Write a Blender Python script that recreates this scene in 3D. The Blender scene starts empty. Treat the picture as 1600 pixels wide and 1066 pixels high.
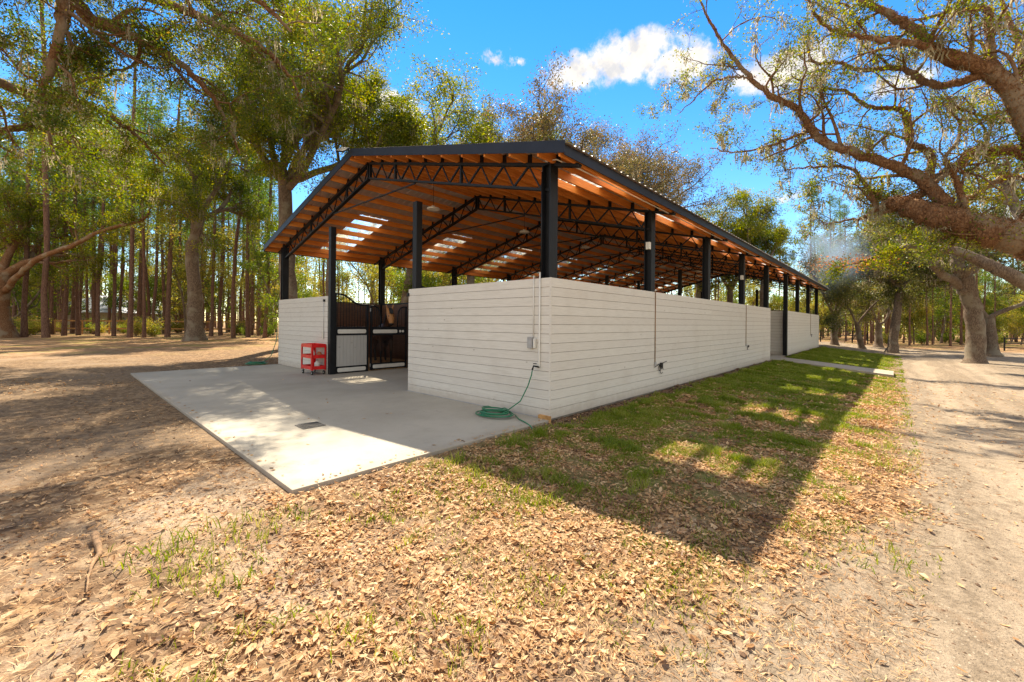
import bpy, bmesh, math, random
import numpy as np
from mathutils import Vector, Matrix
rad = math.radians
scene = bpy.context.scene
COL = scene.collection

# ------------------------------------------------------------------ camera
# world axes: X along the barn, Y across it, origin at the barn's near corner
A_, CX, CY, CH, F_ = 0.7421, 0.5976, 6.5034, 1.5, 654.25
SA, CA = math.sin(A_), math.cos(A_)
def cam2w(x, y, z):                       # (right, forward, height) from the camera foot -> world
    dx, dy = x - CX, y - CY
    return Vector((dx*SA + dy*CA, -dx*CA + dy*SA, z))
CAMPOS = cam2w(0, 0, CH)
ROLL = 0.0086
R = Vector((SA, -CA, 0)); U = Vector((0, 0, 1)); Fw = Vector((CA, SA, 0))
Rc = R*math.cos(ROLL) + U*math.sin(ROLL); Uc = U*math.cos(ROLL) - R*math.sin(ROLL)
cam = bpy.data.objects.new("camera", bpy.data.cameras.new("camera"))
COL.objects.link(cam)
M3 = Matrix((Rc, Uc, -Fw)).transposed().to_4x4()
M3.translation = CAMPOS
cam.matrix_world = M3
cam.data.sensor_width = 36; cam.data.lens = F_/1600*36; cam.data.shift_y = -28.7/1600
cam.data.clip_start = .05; cam.data.clip_end = 2000
scene.camera = cam
def at(px, py, depth):                    # photo pixel + distance -> world point
    x, y = px-800, py-504.3
    x, y = x*math.cos(ROLL)+y*math.sin(ROLL), -x*math.sin(ROLL)+y*math.cos(ROLL)
    return cam2w(x/F_*depth, depth, 1.5 - y/F_*depth)

# ------------------------------------------------------------------ light
SUNV = Vector((.385, .645, 1.0)).normalized()
EL = math.asin(SUNV.z); AZ = math.atan2(SUNV.x, SUNV.y)
sl = bpy.data.lights.new("sun", 'SUN'); sl.energy = 4.9; sl.angle = rad(.55); sl.color = (1, .93, .80)
so = bpy.data.objects.new("sun", sl); COL.objects.link(so)
so.rotation_euler = SUNV.to_track_quat('Z', 'Y').to_euler(); so.location = (0, 0, 60)

scene.view_settings.view_transform = 'Standard'
scene.view_settings.look = 'None'
scene.view_settings.exposure = 1.2
scene.view_settings.use_white_balance = True
scene.view_settings.white_balance_temperature = 7500
scene.view_settings.white_balance_tint = 10
scene.view_settings.gamma = 1
scene.cycles.max_bounces = 8
scene.cycles.diffuse_bounces = 4
scene.cycles.transparent_max_bounces = 12
scene.cycles.volume_step_rate = 4
scene.cycles.caustics_reflective = False
scene.cycles.caustics_refractive = False

W = bpy.data.worlds.new("World"); scene.world = W; W.use_nodes = True
wt = W.node_tree; wt.nodes.clear()
class NT:
    """tiny node-graph helper"""
    def __init__(s, tree): s.t = tree
    def n(s, typ, ins=None, **props):
        nd = s.t.nodes.new(typ)
        for k, v in props.items(): setattr(nd, k, v)
        for k, v in (ins or {}).items():
            sock = nd.inputs[k]
            if isinstance(v, bpy.types.NodeSocket): s.t.links.new(v, sock)
            else: sock.default_value = v
        return nd
    def math(s, op, a, b=None, c=None, clamp=False):
        ins = {0: a}
        if b is not None: ins[1] = b
        if c is not None: ins[2] = c
        return s.n('ShaderNodeMath', ins, operation=op, use_clamp=clamp).outputs[0]
    def vmath(s, op, a, b=None, out=0):
        ins = {0: a}
        if b is not None: ins[1] = b
        return s.n('ShaderNodeVectorMath', ins, operation=op).outputs[out]
    def noise(s, vec, scale, detail=3, rough=.55, out=0, dim='3D', dist=0):
        return s.n('ShaderNodeTexNoise', {'Vector': vec, 'Scale': scale, 'Detail': detail, 'Roughness': rough, 'Distortion': dist}, noise_dimensions=dim).outputs[out]
    def ramp(s, v, lo, hi, a=0., b=1.):
        return s.n('ShaderNodeMapRange', {0: v, 1: lo, 2: hi, 3: a, 4: b}, interpolation_type='SMOOTHSTEP').outputs[0]
    def mix(s, f, a, b, mode='MIX'):
        nd = s.n('ShaderNodeMix', data_type='RGBA', blend_type=mode)
        for i, v in ((0, f), (6, a), (7, b)):
            if isinstance(v, bpy.types.NodeSocket): s.t.links.new(v, nd.inputs[i])
            else: nd.inputs[i].default_value = v if i == 0 else (*v[:3], 1)
        return nd.outputs[2]
    def cramp(s, v, stops):
        nd = s.n('ShaderNodeValToRGB', {0: v}); e = nd.color_ramp.elements
        while len(e) < len(stops): e.new(.5)
        for el, (p, c) in zip(e, stops): el.position = p; el.color = (*c, 1)
        return nd.outputs[0]
w = NT(wt)
sky = w.n('ShaderNodeTexSky', sky_type='NISHITA', sun_disc=False)
sky.sun_elevation = EL; sky.sun_rotation = AZ; sky.altitude = 50; sky.air_density = 1.0; sky.dust_density = .0; sky.ozone_density = 3.0
skyc = w.n('ShaderNodeHueSaturation', {'Saturation': 1.38, 'Value': .92, 'Hue': .506, 'Color': sky.outputs[0]}).outputs[0]
bg = w.n('ShaderNodeBackground', {'Color': skyc, 'Strength': .15})
tc = w.n('ShaderNodeTexCoord').outputs['Generated']
vec = w.vmath('NORMALIZE', tc)
def pxdir(px, py): return (at(px, py, 10) - CAMPOS).normalized()
def cloud(px, py, rx, ry, seed, hard=.16, amp=1.0):
    """a cumulus at a fixed bearing: ellipse in the tangent plane of its bearing, edge broken by noise"""
    c = pxdir(px, py); a = (pxdir(px+10, py)-pxdir(px-10, py)).normalized(); b = (pxdir(px, py-10)-pxdir(px, py+10)).normalized()
    sx = abs((pxdir(px+rx, py)-c).dot(a)); sy = abs((pxdir(px, py-ry)-c).dot(b))
    x = w.math('DIVIDE', w.math('SUBTRACT', w.vmath('DOT_PRODUCT', vec, tuple(a), 1), c.dot(a)), sx)
    y = w.math('DIVIDE', w.math('SUBTRACT', w.vmath('DOT_PRODUCT', vec, tuple(b), 1), c.dot(b)), sy)
    front = w.math('GREATER_THAN', w.vmath('DOT_PRODUCT', vec, tuple(c), 1), .5)
    r2 = w.math('ADD', w.math('MULTIPLY', x, x), w.math('MULTIPLY', y, y))
    nz = w.math('ADD', w.math('MULTIPLY', w.noise(w.vmath('ADD', vec, (seed, seed*.7, -seed)), min(60, max(11, 1.25/sx)), 8, .64), .72), w.math('MULTIPLY', w.noise(vec, 60, 5, .65), .28))
    v = w.math('ADD', w.math('SUBTRACT', 1.0, r2), w.math('MULTIPLY', w.math('SUBTRACT', nz, .5), 4.2*amp))
    return w.math('MULTIPLY', w.ramp(v, -.05, .15+hard*5), front)
cl = None
for q in [(900, 112, 66, 40, 1.1), (985, 90, 92, 50, 2.3), (1065, 98, 64, 38, 5.5), (1230, 105, 95, 34, 3.2), (1165, 125, 35, 20, 8.1), (600, 160, 75, 24, 4.4), (530, 150, 30, 14, 9.9),
          (774, 92, 22.5, 17.6, 6.0, 0.38, 2.2), (806, 95, 18.0, 9.600000000000001, 7.3, 0.38, 2.2), (1232, 309, 24.0, 9.600000000000001, 2.9, 0.38, 2.2), (1265, 335, 18.0, 11.200000000000001, 1.9, 0.38, 2.2), (1560, 350, 60, 40, 5.1), (150, 230, 90, 40, 3.7), (1400, 130, 60, 20, 3.9)]:
    m = cloud(*q); cl = m if cl is None else w.math('MAXIMUM', cl, m)
cn = w.noise(vec, 22, 5, .6)
ccol = w.mix(w.ramp(cn, .35, .6), (.66, .70, .78), (1, .98, .94))
# unseen cloud cover added overhead and behind the camera as neutral white fill light
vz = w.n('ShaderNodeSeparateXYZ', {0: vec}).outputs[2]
fill_bank = w.math('MAXIMUM', w.ramp(w.vmath('DOT_PRODUCT', vec, tuple(-Fw), 1), -.40, -.05), w.ramp(vz, .74, .86))
fill_bank = w.math('MULTIPLY', fill_bank, w.ramp(w.noise(vec, 2.6, 7, .6), .38, .50))
fill_bank = w.math('MULTIPLY', fill_bank, w.ramp(vz, .0, .06))
cl = w.math('MAXIMUM', cl, fill_bank)
bgc = w.n('ShaderNodeBackground', {'Color': ccol, 'Strength': .52})
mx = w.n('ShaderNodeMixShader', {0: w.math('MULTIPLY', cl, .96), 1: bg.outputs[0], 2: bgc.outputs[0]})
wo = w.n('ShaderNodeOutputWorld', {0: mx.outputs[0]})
W.cycles.sampling_method = 'MANUAL'; W.cycles.sample_map_resolution = 512

# ------------------------------------------------------------------ mesh helpers
class MB:
    def __init__(s): s.v = []; s.f = []; s.m = []; s.sm = []
    def add(s, vs, fs, mi=0, smooth=False):
        o = len(s.v); s.v += [tuple(p) for p in vs]
        for f in fs: s.f.append(tuple(i+o for i in f)); s.m.append(mi); s.sm.append(smooth)
        return s
    def box(s, x0, x1, y0, y1, z0, z1, mi=0):
        vs = [(x, y, z) for z in (z0, z1) for y in (y0, y1) for x in (x0, x1)]
        return s.add(vs, [(0, 2, 3, 1), (4, 5, 7, 6), (0, 1, 5, 4), (2, 6, 7, 3), (0, 4, 6, 2), (1, 3, 7, 5)], mi)
    def bar(s, p, q, wd, ht=None, up=(0, 0, 1), mi=0):
        p, q = Vector(p), Vector(q); ht = ht or wd; d = (q-p).normalized(); up = Vector(up)
        sd = d.cross(up)
        if sd.length < 1e-4: sd = d.cross(Vector((1, 0, 0)))
        sd.normalize(); u = sd.cross(d).normalized()
        vs = []
        for c in (p, q):
            for a, b in ((-1, -1), (1, -1), (1, 1), (-1, 1)): vs.append(c + sd*a*wd/2 + u*b*ht/2)
        return s.add(vs, [(3, 2, 1, 0), (4, 5, 6, 7), (0, 1, 5, 4), (1, 2, 6, 5), (2, 3, 7, 6), (3, 0, 4, 7)], mi)
    def tube(s, pts, rs, n=8, mi=0, cap=True, jit=0, rng=None, smooth=True):
        pts = [Vector(p) for p in pts]
        if not hasattr(rs, '__len__'): rs = [rs]*len(pts)
        d0 = (pts[1]-pts[0]).normalized(); u = d0.orthogonal().normalized(); vs = []
        for i, p in enumerate(pts):
            d = (pts[min(i+1, len(pts)-1)]-pts[max(i-1, 0)])
            d = d.normalized() if d.length > 1e-9 else d0
            u = (u - d*u.dot(d)); u = u.normalized() if u.length > 1e-6 else d.orthogonal().normalized()
            wv = d.cross(u)
            for k in range(n):
                a = 2*math.pi*k/n; r = rs[i]
                if jit: r *= 1 + rng.uniform(-jit, jit)
                vs.append(p + u*math.cos(a)*r + wv*math.sin(a)*r)
        fs = []
        for i in range(len(pts)-1):
            for k in range(n):
                a = i*n+k; b = i*n+(k+1) % n; fs.append((a, b, b+n, a+n))
        if cap: fs.append(tuple(range(n-1, -1, -1))); fs.append(tuple(range((len(pts)-1)*n, len(pts)*n)))
        return s.add(vs, fs, mi, smooth)
    def disc(s, c, r, h, n=24, mi=0, axis='z'):
        c = Vector(c); vs = []
        for z in (0, h):
            for k in range(n):
                a = 2*math.pi*k/n
                o = (math.cos(a)*r, math.sin(a)*r, z)
                if axis == 'x': o = (z, o[0], o[1])
                if axis == 'y': o = (o[0], z, o[1])
                vs.append(c+Vector(o))
        fs = [tuple(range(n-1, -1, -1)), tuple(range(n, 2*n))] + [(k, (k+1) % n, n+(k+1) % n, n+k) for k in range(n)]
        return s.add(vs, fs, mi)
    def build(s, name, mats, parent=None, bevel=0, loc=None):
        me = bpy.data.meshes.new(name); me.from_pydata(s.v, [], s.f); me.update()
        return fin(name, me, mats, parent, s.m, s.sm, bevel, loc)
def fin(name, me, mats, parent=None, mi=None, sm=None, bevel=0, loc=None):
    if not isinstance(mats, (list, tuple)): mats = [mats]
    for m in mats: me.materials.append(m)
    if mi is not None: me.polygons.foreach_set('material_index', mi)
    if sm is not None: me.polygons.foreach_set('use_smooth', sm)
    o = bpy.data.objects.new(name, me); COL.objects.link(o)
    if parent: o.parent = parent
    if loc: o.location = loc
    if bevel:
        b = o.modifiers.new('bevel', 'BEVEL'); b.width = bevel; b.segments = 2; b.limit_method = 'ANGLE'
    return o
def npmesh(name, V, F, mats, parent=None, smooth=False, mi=None):
    """V (n,3), F (m,k) with constant k"""
    me = bpy.data.meshes.new(name); n, k = F.shape
    me.vertices.add(len(V)); me.vertices.foreach_set('co', np.ascontiguousarray(V, np.float32).ravel())
    me.loops.add(n*k); me.loops.foreach_set('vertex_index', F.astype(np.int32).ravel())
    me.polygons.add(n); me.polygons.foreach_set('loop_start', np.arange(0, n*k, k, dtype=np.int32))
    me.polygons.foreach_set('use_smooth', np.full(n, smooth))
    me.update(calc_edges=True)
    if not isinstance(mats, (list, tuple)): mats = [mats]
    for m in mats: me.materials.append(m)
    if mi is not None: me.polygons.foreach_set('material_index', mi)
    o = bpy.data.objects.new(name, me); COL.objects.link(o)
    if parent: o.parent = parent
    return o
def tag(o, label=None, cat=None, group=None, kind=None):
    if label: o['label'] = label
    if cat: o['category'] = cat
    if group: o['group'] = group
    if kind: o['kind'] = kind
    return o
def empty(name, loc=(0, 0, 0), rz=0):
    o = bpy.data.objects.new(name, None); COL.objects.link(o); o.location = loc; o.rotation_euler[2] = rz
    o.empty_display_size = .2
    return o
def kids(o): return KIDS.get(o.name, [])
KIDS = {}
def copy_tree(o, parent=None):
    c = o.copy(); COL.objects.link(c)
    if parent: c.parent = parent
    for ch in [x for x in COL_OBJS() if x.parent == o]: copy_tree(ch, c)
    return c
def COL_OBJS(): return list(COL.objects)

# ------------------------------------------------------------------ materials
def newmat(name):
    m = bpy.data.materials.new(name); m.use_nodes = True; m.node_tree.nodes.clear(); return m, NT(m.node_tree)
def principled(g, **ins):
    b = g.n('ShaderNodeBsdfPrincipled', {k.replace('_', ' '): v for k, v in ins.items()})
    return b
def out(g, sh, disp=None):
    o = g.n('ShaderNodeOutputMaterial', {'Surface': sh}); return o
def bump(g, h, strength=.3, dist=.01):
    return g.n('ShaderNodeBump', {'Height': h, 'Strength': strength, 'Distance': dist}).outputs[0]
def simple(name, col, rough=.5, metal=0, var=.12, scale=6, bmp=0, bscale=60, spec=.5):
    m, g = newmat(name); co = g.n('ShaderNodeTexCoord').outputs['Object']
    nz = g.noise(co, scale, 4)
    c = g.mix(g.ramp(nz, .3, .7), [x*(1-var) for x in col], [min(1, x*(1+var)) for x in col])
    ins = dict(Base_Color=c, Roughness=g.math('ADD', g.math('MULTIPLY', nz, .15), rough-.07), Metallic=metal)
    b = principled(g, **ins); b.inputs['Specular IOR Level'].default_value = spec
    if bmp: g.t.links.new(bump(g, g.noise(co, bscale, 3), bmp), b.inputs['Normal'])
    out(g, b.outputs[0]); return m
M = {}
M['black'] = simple('black_steel', (.008, .009, .012), .5, 0, .3, 5, .05, spec=.3)
M['fascia'] = simple('dark_fascia_metal', (.012, .015, .026), .42, 0, .25, 3, .04, 20, spec=.3)
M['grey'] = simple('grey_plastic', (.35, .35, .36), .5)
M['whitep'] = simple('white_pvc', (.72, .70, .66), .4, 0, .05)
M['red'] = simple('red_paint', (.70, .012, .014), .35, 0, .2, 8)
M['rubber'] = simple('black_rubber', (.02, .02, .02), .7)
M['chrome'] = simple('dull_metal', (.5, .5, .5), .35, .8)
M['hose'] = simple('green_hose', (.01, .17, .085), .4, 0, .15, 20)
M['amber'] = simple('amber_bottle', (.5, .16, .06), .35)
M['lens'] = simple('lamp_diffuser', (.85, .82, .76), .4, 0, .03)
M['fence_wood'] = simple('fence_wood', (.48, .25, .09), .8, 0, .3, 9)
M['soil'] = simple('soil', (.13, .075, .045), .95, 0, .45, 25, .4, 90)
M['twig'] = simple('twig', (.30, .18, .10), .9, 0, .35, 30, .3, 120)
M['house_wall'] = simple('house_wall', (.50, .44, .34), .8)
M['house_roof'] = simple('house_roof', (.42, .46, .54), .5)
M['glass'] = simple('window_glass', (.03, .04, .05), .1)
M['bedding'] = simple('stall_bedding', (.42, .24, .11), .95, 0, .3, 14, .5, 60)
M['grate'] = simple('iron_grate', (.13, .125, .12), .6, .4)

def mat_siding():
    m, g = newmat('whitewashed_boards'); geo = g.n('ShaderNodeNewGeometry'); P = geo.outputs['Position']
    isl = geo.outputs['Random Per Island']
    str_ = g.vmath('MULTIPLY', P, (1.2, 1.2, 26))
    off = g.n('ShaderNodeCombineXYZ', {0: g.math('MULTIPLY', isl, 40), 1: 0, 2: g.math('MULTIPLY', isl, 70)}).outputs[0]
    gr = g.noise(g.vmath('ADD', str_, off), 3.2, 6, .62)
    c = g.cramp(gr, [(.2, (.56, .53, .485)), (.55, (.695, .665, .62)), (.8, (.745, .72, .68))])
    c = g.mix(g.math('MULTIPLY', g.math('SUBTRACT', isl, .2), .28), c, (.55, .50, .455))
    # knots and nail stains
    kn = g.n('ShaderNodeTexVoronoi', {'Vector': g.vmath('ADD', g.vmath('MULTIPLY', P, (1, 1, 1.6)), off), 'Scale': 2.3}).outputs['Distance']
    c = g.mix(g.math('MULTIPLY', g.ramp(kn, .075, .02), .6), c, (.25, .20, .15))
    big = g.noise(P, 1.3, 4)
    c = g.mix(g.math('MULTIPLY', g.ramp(big, .5, .75), .25), c, (.50, .44, .38))
    z = g.n('ShaderNodeSeparateXYZ', {0: P}).outputs[2]
    splash = g.math('MULTIPLY', g.ramp(g.math('ADD', z, g.math('MULTIPLY', g.noise(P, 9, 4), .22)), .38, .06), .5)
    c = g.mix(splash, c, (.33, .25, .18))
    b = principled(g, Base_Color=c, Roughness=.72); g.t.links.new(bump(g, gr, .25, .004), b.inputs['Normal'])
    out(g, b.outputs[0]); return m
M['siding'] = mat_siding()
def mat_wood(name, lo, mid, hi, axis=(2.2, 26, 26), rough=.65, sat=1):
    m, g = newmat(name); geo = g.n('ShaderNodeNewGeometry'); P = geo.outputs['Position']; isl = g.n('ShaderNodeObjectInfo').outputs['Random']
    off = g.n('ShaderNodeCombineXYZ', {0: g.math('MULTIPLY', isl, 50), 1: g.math('MULTIPLY', isl, 9), 2: 0}).outputs[0]
    Q = g.vmath('ADD', g.vmath('MULTIPLY', P, axis), off)
    gr = g.noise(Q, 1.0, 5, .6, dist=.6); g2 = g.noise(g.vmath('ADD', P, off), .8, 3)
    c = g.cramp(g.math('ADD', g.math('MULTIPLY', gr, .65), g.math('MULTIPLY', g2, .35)), [(.3, lo), (.5, mid), (.72, hi)])
    kn = g.n('ShaderNodeTexVoronoi', {'Vector': g.vmath('ADD', g.vmath('MULTIPLY', P, (1.2, 4, 4)), off), 'Scale': 1.6}).outputs['Distance']
    c = g.mix(g.math('MULTIPLY', g.ramp(kn, .1, .03), .7), c, [x*.25 for x in lo])
    b = principled(g, Base_Color=c, Roughness=rough); g.t.links.new(bump(g, gr, .2, .004), b.inputs['Normal'])
    out(g, b.outputs[0]); return m
M['purlin'] = mat_wood('orange_pine', (.56, .135, .020), (.84, .27, .048), (.93, .42, .11))
M['brown'] = mat_wood('dark_stall_boards', (.07, .032, .018), (.14, .065, .036), (.21, .10, .058), (3, 3, 30))
M['pvcboard'] = mat_wood('grey_tongue_boards', (.40, .39, .38), (.47, .46, .45), (.54, .53, .52), (40, 40, 2))

def mat_metalroof():
    m, g = newmat('galvanised_roof_sheet'); P = g.n('ShaderNodeNewGeometry').outputs['Position']
    nz = g.noise(g.vmath('MULTIPLY', P, (1, 6, 1)), 2, 4)
    c = g.mix(nz, (.55, .50, .46), (.72, .69, .66))
    b = principled(g, Base_Color=c, Roughness=.42, Metallic=.6)
    g.t.links.new(bump(g, g.noise(P, 3, 2), .08, .02), b.inputs['Normal'])
    out(g, b.outputs[0]); return m
M['roof'] = mat_metalroof()
def mat_skylight():
    m, g = newmat('translucent_skylight'); P = g.n('ShaderNodeNewGeometry').outputs['Position']
    nz = g.noise(P, 3.5, 5)
    c = g.mix(g.ramp(nz, .35, .65), (.80, .84, .88), (.95, .95, .95))
    tr = g.n('ShaderNodeBsdfTranslucent', {'Color': c}); tp = g.n('ShaderNodeBsdfTransparent', {'Color': (.95, .93, .88, 1)})
    mx_ = g.n('ShaderNodeMixShader', {0: .74, 1: tr.outputs[0], 2: tp.outputs[0]})
    out(g, mx_.outputs[0]); return m
M['skylight'] = mat_skylight()

def mat_leaf(name, cols, trans=.45, sc=.7, rough=.5, spec=.35):
    m, g = newmat(name); geo = g.n('ShaderNodeNewGeometry'); isl = geo.outputs['Random Per Island']
    P = geo.outputs['Position']
    big = g.noise(P, sc, 3)
    f = g.math('ADD', g.math('MULTIPLY', isl, .6), g.math('MULTIPLY', g.ramp(big, .3, .7), .4))
    n = len(cols); c = g.cramp(f, [(i/(n-1), cc) for i, cc in enumerate(cols)])
    d = principled(g, Base_Color=c, Roughness=rough); d.inputs['Specular IOR Level'].default_value = spec
    tcol = g.n('ShaderNodeHueSaturation', {'Hue': .485, 'Saturation': 1.15, 'Value': 1.9, 'Color': c}).outputs[0]
    t = g.n('ShaderNodeBsdfTranslucent', {'Color': tcol})
    mx_ = g.n('ShaderNodeMixShader', {0: trans, 1: d.outputs[0], 2: t.outputs[0]})
    out(g, mx_.outputs[0]); return m
M['oakleaf'] = mat_leaf('live_oak_leaves', [(.025, .05, .008), (.065, .105, .014), (.125, .165, .020), (.24, .245, .03), (.36, .28, .05)], .5)
M['oakleaf_near'] = mat_leaf('live_oak_leaves_near', [(.02, .042, .008), (.05, .088, .014), (.09, .13, .018), (.17, .19, .025), (.28, .17, .05)], .5, 1.2)
M['dryleaf'] = mat_leaf('sparse_grey_oak_leaves', [(.035, .045, .020), (.085, .085, .030), (.14, .125, .045), (.20, .14, .065), (.28, .15, .06)], .38)
M['pineleaf'] = mat_leaf('pine_needles', [(.022, .055, .012), (.05, .10, .018), (.09, .15, .024), (.16, .20, .03)], .48)
M['yellowleaf'] = mat_leaf('yellowing_understory_leaves', [(.05, .08, .02), (.12, .15, .03), (.22, .23, .045), (.34, .30, .07), (.38, .25, .08)], .5)
M['greenleaf'] = mat_leaf('understory_leaves', [(.03, .06, .012), (.07, .12, .02), (.13, .19, .03), (.22, .25, .04)], .48)
M['orangeleaf'] = mat_leaf('rusty_leaves', [(.22, .09, .04), (.34, .16, .07), (.42, .24, .12)], .45)
M['wood_mass'] = mat_leaf('distant_foliage', [(.04, .065, .018), (.10, .13, .03), (.19, .20, .045), (.28, .23, .07)], .5, .15)
M['oakleaf_dull'] = mat_leaf('dull_oak_leaves', [(.03, .045, .015), (.065, .085, .022), (.11, .125, .032), (.18, .175, .045), (.26, .19, .06)], .42)
M['moss'] = mat_leaf('spanish_moss', [(.22, .20, .14), (.33, .30, .21), (.42, .39, .28)], .5)
M['fern'] = mat_leaf('dry_resurrection_fern', [(.07, .04, .022), (.17, .085, .04), (.27, .15, .07), (.20, .19, .07)], .3)
M['grassblade'] = mat_leaf('grass_blades', [(.06, .11, .012), (.13, .19, .022), (.21, .255, .04), (.40, .35, .13)], .4, 2.0)
M['fallen'] = mat_leaf('fallen_leaves', [(.08, .04, .02), (.21, .105, .045), (.38, .215, .095), (.52, .325, .155), (.66, .48, .28), (.44, .16, .05)], .2, 2.5, .55, .4)

def mat_bark(name, lo, mid, hi, zs=.35, sc=9, patch=None):
    m, g = newmat(name); co = g.n('ShaderNodeNewGeometry').outputs['Position']
    q = g.vmath('MULTIPLY', co, (1, 1, zs))
    vo = g.n('ShaderNodeTexVoronoi', {'Vector': g.vmath('ADD', q, g.vmath('MULTIPLY', g.noise(co, 4, 2, out=1), (.1, .1, .1))), 'Scale': sc}, feature='DISTANCE_TO_EDGE').outputs[0]
    nz = g.noise(q, sc*1.6, 7, .72)
    f = g.math('ADD', g.math('MULTIPLY', g.ramp(vo, 0, .2), .15), g.math('MULTIPLY', nz, .85))
    c = g.cramp(f, [(.25, lo), (.52, mid), (.78, hi)])
    if patch: c = g.mix(g.math('MULTIPLY', g.ramp(g.noise(co, 1.4, 4), .48, .62), .7), c, patch)
    b = principled(g, Base_Color=c, Roughness=.95); b.inputs['Specular IOR Level'].default_value = .15
    g.t.links.new(bump(g, f, .7, .02), b.inputs['Normal']); out(g, b.outputs[0]); return m
M['oakbark'] = mat_bark('oak_bark', (.055, .038, .028), (.16, .115, .085), (.30, .235, .18), .3, 16, (.25, .22, .17))
M['rustbark'] = mat_bark('resurrection_fern_bark', (.05, .026, .016), (.19, .095, .05), (.36, .22, .12), .5, 15, (.26, .21, .15))
M['pinebark'] = mat_bark('pine_bark', (.055, .030, .022), (.17, .095, .07), (.29, .18, .135), .25, 13)

def mat_ground():
    m, g = newmat('ground_cover'); P = g.n('ShaderNodeNewGeometry').outputs['Position']
    s = g.n('ShaderNodeSeparateXYZ', {0: P}); u, v = s.outputs[0], s.outputs[1]
    n1 = g.noise(P, .55, 4); n2 = g.noise(P, 3.0, 5, .62); n3 = g.noise(P, 14, 5, .68); n4 = g.noise(P, 60, 4, .7)
    nn = g.math('ADD', g.math('MULTIPLY', g.math('SUBTRACT', n1, .5), 2.2), g.math('MULTIPLY', g.math('SUBTRACT', n2, .5), 1.4))
    # leaf litter flecks
    vo = g.n('ShaderNodeTexVoronoi', {'Vector': g.vmath('ADD', g.vmath('MULTIPLY', P, (1, 1.0, 1)), g.vmath('MULTIPLY', g.noise(P, 9, 2, out=1), (.1, .1, 0))), 'Scale': 19, 'Randomness': 1})
    fl = g.n('ShaderNodeSeparateColor', {0: vo.outputs['Color']}).outputs[0]
    litter = g.cramp(fl, [(0, (.07, .038, .02)), (.3, (.17, .095, .05)), (.6, (.30, .18, .095)), (.85, (.44, .30, .175)), (1, (.52, .39, .25))])
    soil = g.mix(g.ramp(n3, .3, .7), (.085, .052, .033), (.27, .18, .115))
    floor = g.mix(g.ramp(g.math('ADD', n2, g.math('MULTIPLY', n4, .3)), .45, .85), soil, litter)
    # sandy patches near the camera, left
    sand = g.mix(g.ramp(n4, .35, .7), (.30, .22, .155), (.48, .375, .28))
    sand = g.mix(g.math('MULTIPLY', g.ramp(n3, .52, .72), .55), sand, (.15, .10, .068))
    sandp = g.math('MULTIPLY', g.ramp(n1, .46, .6), g.ramp(u, -2.2, -4.2))
    c = g.mix(g.math('MULTIPLY', sandp, g.ramp(n3, .65, .45)), floor, sand)
    # brown mulch beside the slab on the far left
    mul = g.math('MULTIPLY', g.ramp(v, 1.0, 3.5), g.math('MULTIPLY', g.ramp(u, -1.5, -3.5), g.ramp(v, 26, 12)))
    mc = g.mix(g.ramp(n3, .35, .68), (.10, .066, .042), (.33, .23, .14))
    c = g.mix(g.math('MULTIPLY', mul, .75), c, mc)
    # forest floor: rust litter with yellow green weeds
    d = g.math('SUBTRACT', g.math('MAXIMUM', g.math('SUBTRACT', v, 13), g.math('SUBTRACT', u, 33)), 0)
    ff = g.ramp(g.math('ADD', d, g.math('MULTIPLY', nn, 4)), 4, 16)
    fc = g.mix(g.ramp(n2, .4, .65), (.27, .145, .07), (.44, .28, .155))
    fc = g.mix(g.math('MULTIPLY', g.ramp(g.noise(P, .35, 4), .5, .62), .6), fc, (.22, .21, .05))
    c = g.mix(ff, c, fc)
    # grass
    lawn = g.math('MULTIPLY', g.ramp(g.math('ADD', v, g.math('MULTIPLY', nn, .45)), -3.6, -2.6), g.ramp(g.math('ADD', v, 0), .3, -.1))
    lawn = g.math('MULTIPLY', lawn, g.ramp(g.math('ADD', u, g.math('MULTIPLY', nn, .8)), -3.2, .8))
    lawn = g.math('MULTIPLY', lawn, g.ramp(u, 32.5, 31))
    gc = g.mix(g.ramp(n3, .3, .7), (.10, .14, .025), (.21, .245, .05))
    dens = g.math('ADD', g.ramp(n2, .62, .42), g.ramp(u, 3, 14), clamp=True)
    c = g.mix(g.math('MULTIPLY', g.math('MULTIPLY', lawn, dens), .85), c, gc)
    # bare damp earth along the wall foot
    ft = g.math('MULTIPLY', g.ramp(g.math('ADD', v, g.math('MULTIPLY', g.math('SUBTRACT', n3, .5), .35)), -.42, -.22), g.math('MULTIPLY', g.ramp(v, .2, 0), g.ramp(u, -.6, 0)))
    c = g.mix(g.math('MULTIPLY', ft, .9), c, g.mix(n3, (.09, .05, .032), (.22, .14, .09)))
    # dirt road, v < -3.8, opening out behind the barn
    edge = g.math('SUBTRACT', g.math('ADD', v, g.math('MULTIPLY', nn, .38)), g.ramp(u, .2, -3.2, 0., 1.0))
    road = g.ramp(edge, -3.75, -4.35)
    yard = g.math('MULTIPLY', g.ramp(g.math('ADD', u, g.math('MULTIPLY', nn, .8)), 31.5, 33), g.ramp(g.math('ADD', u, g.math('MULTIPLY', nn, 2.)), 47, 41))
    yard = g.math('MULTIPLY', yard, g.ramp(v, 8, 2))
    road = g.math('MULTIPLY', g.math('MAXIMUM', road, yard), g.ramp(g.math('ADD', u, g.math('MULTIPLY', nn, 2.5)), 47, 41))
    road = g.math('MULTIPLY', road, g.ramp(g.math('ADD', v, g.math('MULTIPLY', nn, 1.5)), -14, -11.5))
    rc = g.mix(g.ramp(n3, .3, .72), (.175, .135, .098), (.32, .255, .19))
    rc = g.mix(g.math('MULTIPLY', g.ramp(g.noise(g.vmath('MULTIPLY', P, (.25, 2.2, 1)), 1.6, 4), .45, .65), .5), rc, (.38, .305, .23))
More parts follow.
